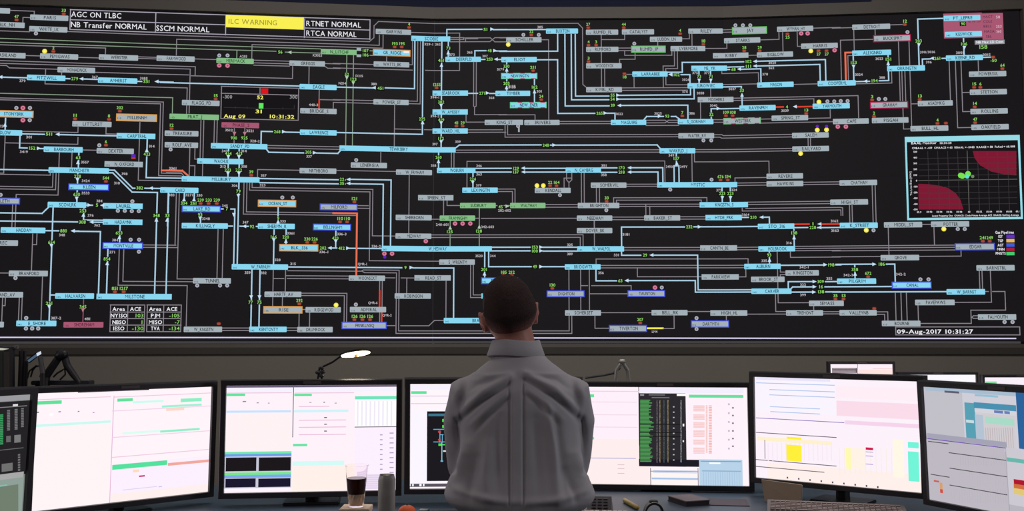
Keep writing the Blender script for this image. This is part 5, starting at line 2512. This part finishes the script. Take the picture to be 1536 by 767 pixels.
# ---- shirt
sh = MB(); c = CX+.004
R = [(1.006,c,YM+.005,.120,.100,2.3),(1.012,c,YM+.003,.150,.125,2.3),(1.024,c,YM,.180,.145,2.3),(1.040,c,YM-.004,.207,.155,2.4),(1.060,c,YM-.004,.230,.158,2.5),(1.080,c,YM-.004,.237,.156,2.5),(1.100,c,YM-.002,.230,.152,2.5),(1.125,c,YM-.002,.214,.146,2.5),
     (1.16,c,YM,.200,.140,2.5),(1.20,c,YM,.190,.135,2.5),(1.27,c,YM,.184,.128,2.5),(1.34,c,YM,.184,.124,2.5),(1.40,c,YM+.003,.178,.118,2.5),
     (1.445,c,YM+.008,.155,.106,2.4),(1.475,c,YM+.012,.120,.092,2.3),(1.500,c,YM+.013,.088,.080,2.1),(1.515,c,YM+.013,.076,.074,2)]
sh.loft(R, 56)
for s in (-1, 1):
    a, e, w_ = ARM[s]
    a = a+Vector((.004+s*.004, .004, -.012))
    sh.limb([a+Vector((-s*.07,.008,.028)), a, a.lerp(e,.35)+Vector((s*.012,-.004,0)), a.lerp(e,.7)+Vector((s*.008,0,0)), e], [.054,.060,.056,.053,.050], 24)
    sh.limb([e, e.lerp(w_,.4), w_], [.050,.048,.036], 20)
V, N, F = remesh(sh, .0046, 13)
# folds: drawn as soft ridges on the cloth
px_ = 768+FPX*V[:,0]/V[:,1]; py_ = 500-FPX*(V[:,2]-CAMH)/V[:,1]
py_ = 383.5-FPX*((V[:,2]-CAMH)*math.cos(TH)-V[:,1]*math.sin(TH))/((V[:,2]-CAMH)*math.sin(TH)+V[:,1]*math.cos(TH))
back_ = sstep((YM+.05-V[:,1])/.08)
def fold(pts, w0, amp, sharp=1.0, w1=None):
    dmin = np.full(len(V), 1e9); tt = np.zeros(len(V)); n = len(pts)-1
    for i in range(n):
        ax_, ay = pts[i]; bx, by = pts[i+1]; dx, dy = bx-ax_, by-ay; L2 = dx*dx+dy*dy
        t = np.clip(((px_-ax_)*dx+(py_-ay)*dy)/L2, 0, 1); d = np.hypot(px_-ax_-t*dx, py_-ay-t*dy)
        m_ = d < dmin; dmin[m_] = d[m_]; tt[m_] = (i+t[m_])/n
    w = w0+(w1 if w1 is not None else w0-w0)*tt if w1 is not None else w0
    return 1.35*amp*np.exp(-(dmin/w)**2)*np.sin(np.clip(tt*.86+.12, 0, 1)*math.pi)**.6
Z = lambda x, y: (590+x/2.089, 400+y/2.089)
H_ = np.zeros(len(V))
for pts, w_, amp in [
    ([(765,566),(725,590),(684,627)], 6.5, .009), ([(763,577),(723,604),(685,637)], 3.2, -.0075),
    ([(787,562),(830,584),(872,624)], 6.5, .010), ([(788,570),(831,596),(873,635)], 3.4, -.0095),
    ([(762,590),(735,612),(705,640)], 5, .005), ([(760,600),(735,624),(712,650)], 3.5, -.004),
    ([(790,584),(815,603),(845,632)], 5, .005), ([(792,594),(815,614),(838,640)], 3.5, -.004),
    ([(790,575),(812,585),(832,592)], 3, .003), ([(740,570),(715,578),(700,590)], 4, -.003),
    ([(800,562),(835,570),(862,590)], 4, -.003), ([(760,560),(735,566),(705,572)], 4, .002),
    ([(684,630),(686,655),(691,690)], 4, -.010), ([(873,628),(876,660),(875,692)], 4, -.011),
    ([(694,640),(700,680),(690,715)], 6, .006), ([(866,640),(864,680),(872,715)], 6, .006),
    ([Z(240,560), Z(215,640), Z(175,690)], 9, .010), ([Z(265,600), Z(245,680), Z(240,740)], 7, -.007), ([Z(300,560), Z(290,660), Z(300,740)], 9, .007),
    ([Z(330,470), Z(328,600), Z(335,735)], 7, -.005), ([Z(445,480), Z(450,600), Z(455,740)], 8, -.005),
    ([Z(480,430), Z(500,560), Z(512,740)], 7, .010), ([Z(505,470), Z(525,600), Z(540,730)], 6, -.008), ([Z(560,590), Z(590,660), Z(600,720)], 8, .009),
    ([Z(540,640), Z(560,700), Z(570,745)], 6, -.007), ([Z(200,700), Z(290,730), Z(380,742)], 6, .007), ([Z(410,742), Z(510,735), Z(600,705)], 6, .007),
    ([Z(210,360), Z(200,420), Z(215,480)], 6, .006), ([Z(575,360), Z(590,410), Z(580,470)], 6, .006),
    ([Z(225,330), Z(300,345), Z(365,335)], 3.5, .003), ([Z(410,335), Z(480,340), Z(560,335)], 3.5, .003),
    ([Z(190,600), Z(205,655)], 6, -.008), ([Z(600,605), Z(588,660)], 6, -.008)]:
    H_ += fold(pts, w_, amp)
# box pleat below the yoke
ple = sstep((py_-560)/30)*(1-sstep((py_-752)/10))
for xe, sg in ((765.4, 1), (784.0, -1)):
    H_ += -.0062*np.exp(-((px_-xe+sg*.8)/1.8)**2)*ple
H_ += .0035*sstep((px_-765.0)/1.4)*sstep((784.6-px_)/1.4)*ple
nz_ = np.array([noise.noise(Vector(v)*Vector((9,9,5)).length*.9)*.5+noise.noise(Vector(v)*24)*.25 for v in V])
V = V+N*((H_*back_)+nz_*.0035)[:,None]
M_SHIRT = mat('white_cotton_shirt', (190,184,190), .85, var=.03, scale=14, bump=.12, bscale=520)
shirt = build('shirt', V, F, M_SHIRT, man, smooth=True)
# collar: a band and the folded leaf over it
cb = MB(); cxx, cyy = CX-.008, YM+.014
tl = -.07                                                   # collar leans with the neck
def ring(r, z, k=1.0, n=48):
    out = []
    for i in range(n):
        t = 2*math.pi*i/n; x = r*math.cos(t); y = r*.90*k*math.sin(t)
        out.append((cxx+x, cyy+y, z+tl*x*.25-.018*max(0, math.sin(t))+.002*math.cos(3*t)))
    return out
lv = [(.066,1.500),(.0700,1.545),(.0720,1.556),(.0745,1.5585),(.0775,1.555),(.0835,1.535),(.0925,1.511),(.0905,1.507),(.082,1.530),(.074,1.548)]
n = 48; VV = []
for r_, z_ in lv: VV += ring(r_, z_)
cb.add(VV, [(i*n+k, i*n+(k+1) % n, (i+1)*n+(k+1) % n, (i+1)*n+k) for i in range(len(lv)-1) for k in range(n)])
cb.make('collar', M_SHIRT, shirt, smooth=True)
# ---- trousers, belt, shoes
M_TR = mat('dark_trousers', (34,32,38), .85, var=.1, bump=.15, bscale=300)
tr = MB(); tr.loft([(.88,CX,YM,.150,.115,2.3),(.95,CX,YM,.176,.130,2.4),(1.02,CX,YM,.166,.124,2.4),(1.035,CX,YM,.163,.121,2.4)], 40)
for s in (-1, 1):
    tr.limb([Vector((CX+s*.085,YM,.90)), Vector((CX+s*.10,YM+.01,.50)), Vector((CX+s*.112,YM-.015,.13))], [.098,.078,.066], 20)
V, N, F = remesh(tr, .009, 6)
build('trousers', V, F, M_TR, man, smooth=True)
bl = MB(); bl.loft([(.975,CX,YM,.1745,.1315,2.4),(.975,CX,YM,.180,.137,2.4),(1.006,CX,YM,.178,.135,2.4),(1.006,CX,YM,.170,.128,2.4)], 48, False)
bl.make('belt', mat('black_leather', (28,24,24), .4), man, smooth=False)
for s in (-1, 1):
    so = MB(); so.limb([Vector((CX+s*.112,YM-.045,.052)), Vector((CX+s*.118,YM+.04,.05)), Vector((CX+s*.126,YM+.165,.042))], [.044,.047,.040], 18)
    so.V = [(x, y, max(z, .002)) for x, y, z in so.V]
    so.make('shoe', mat('black_leather', (28,24,24), .4), man, smooth=True)
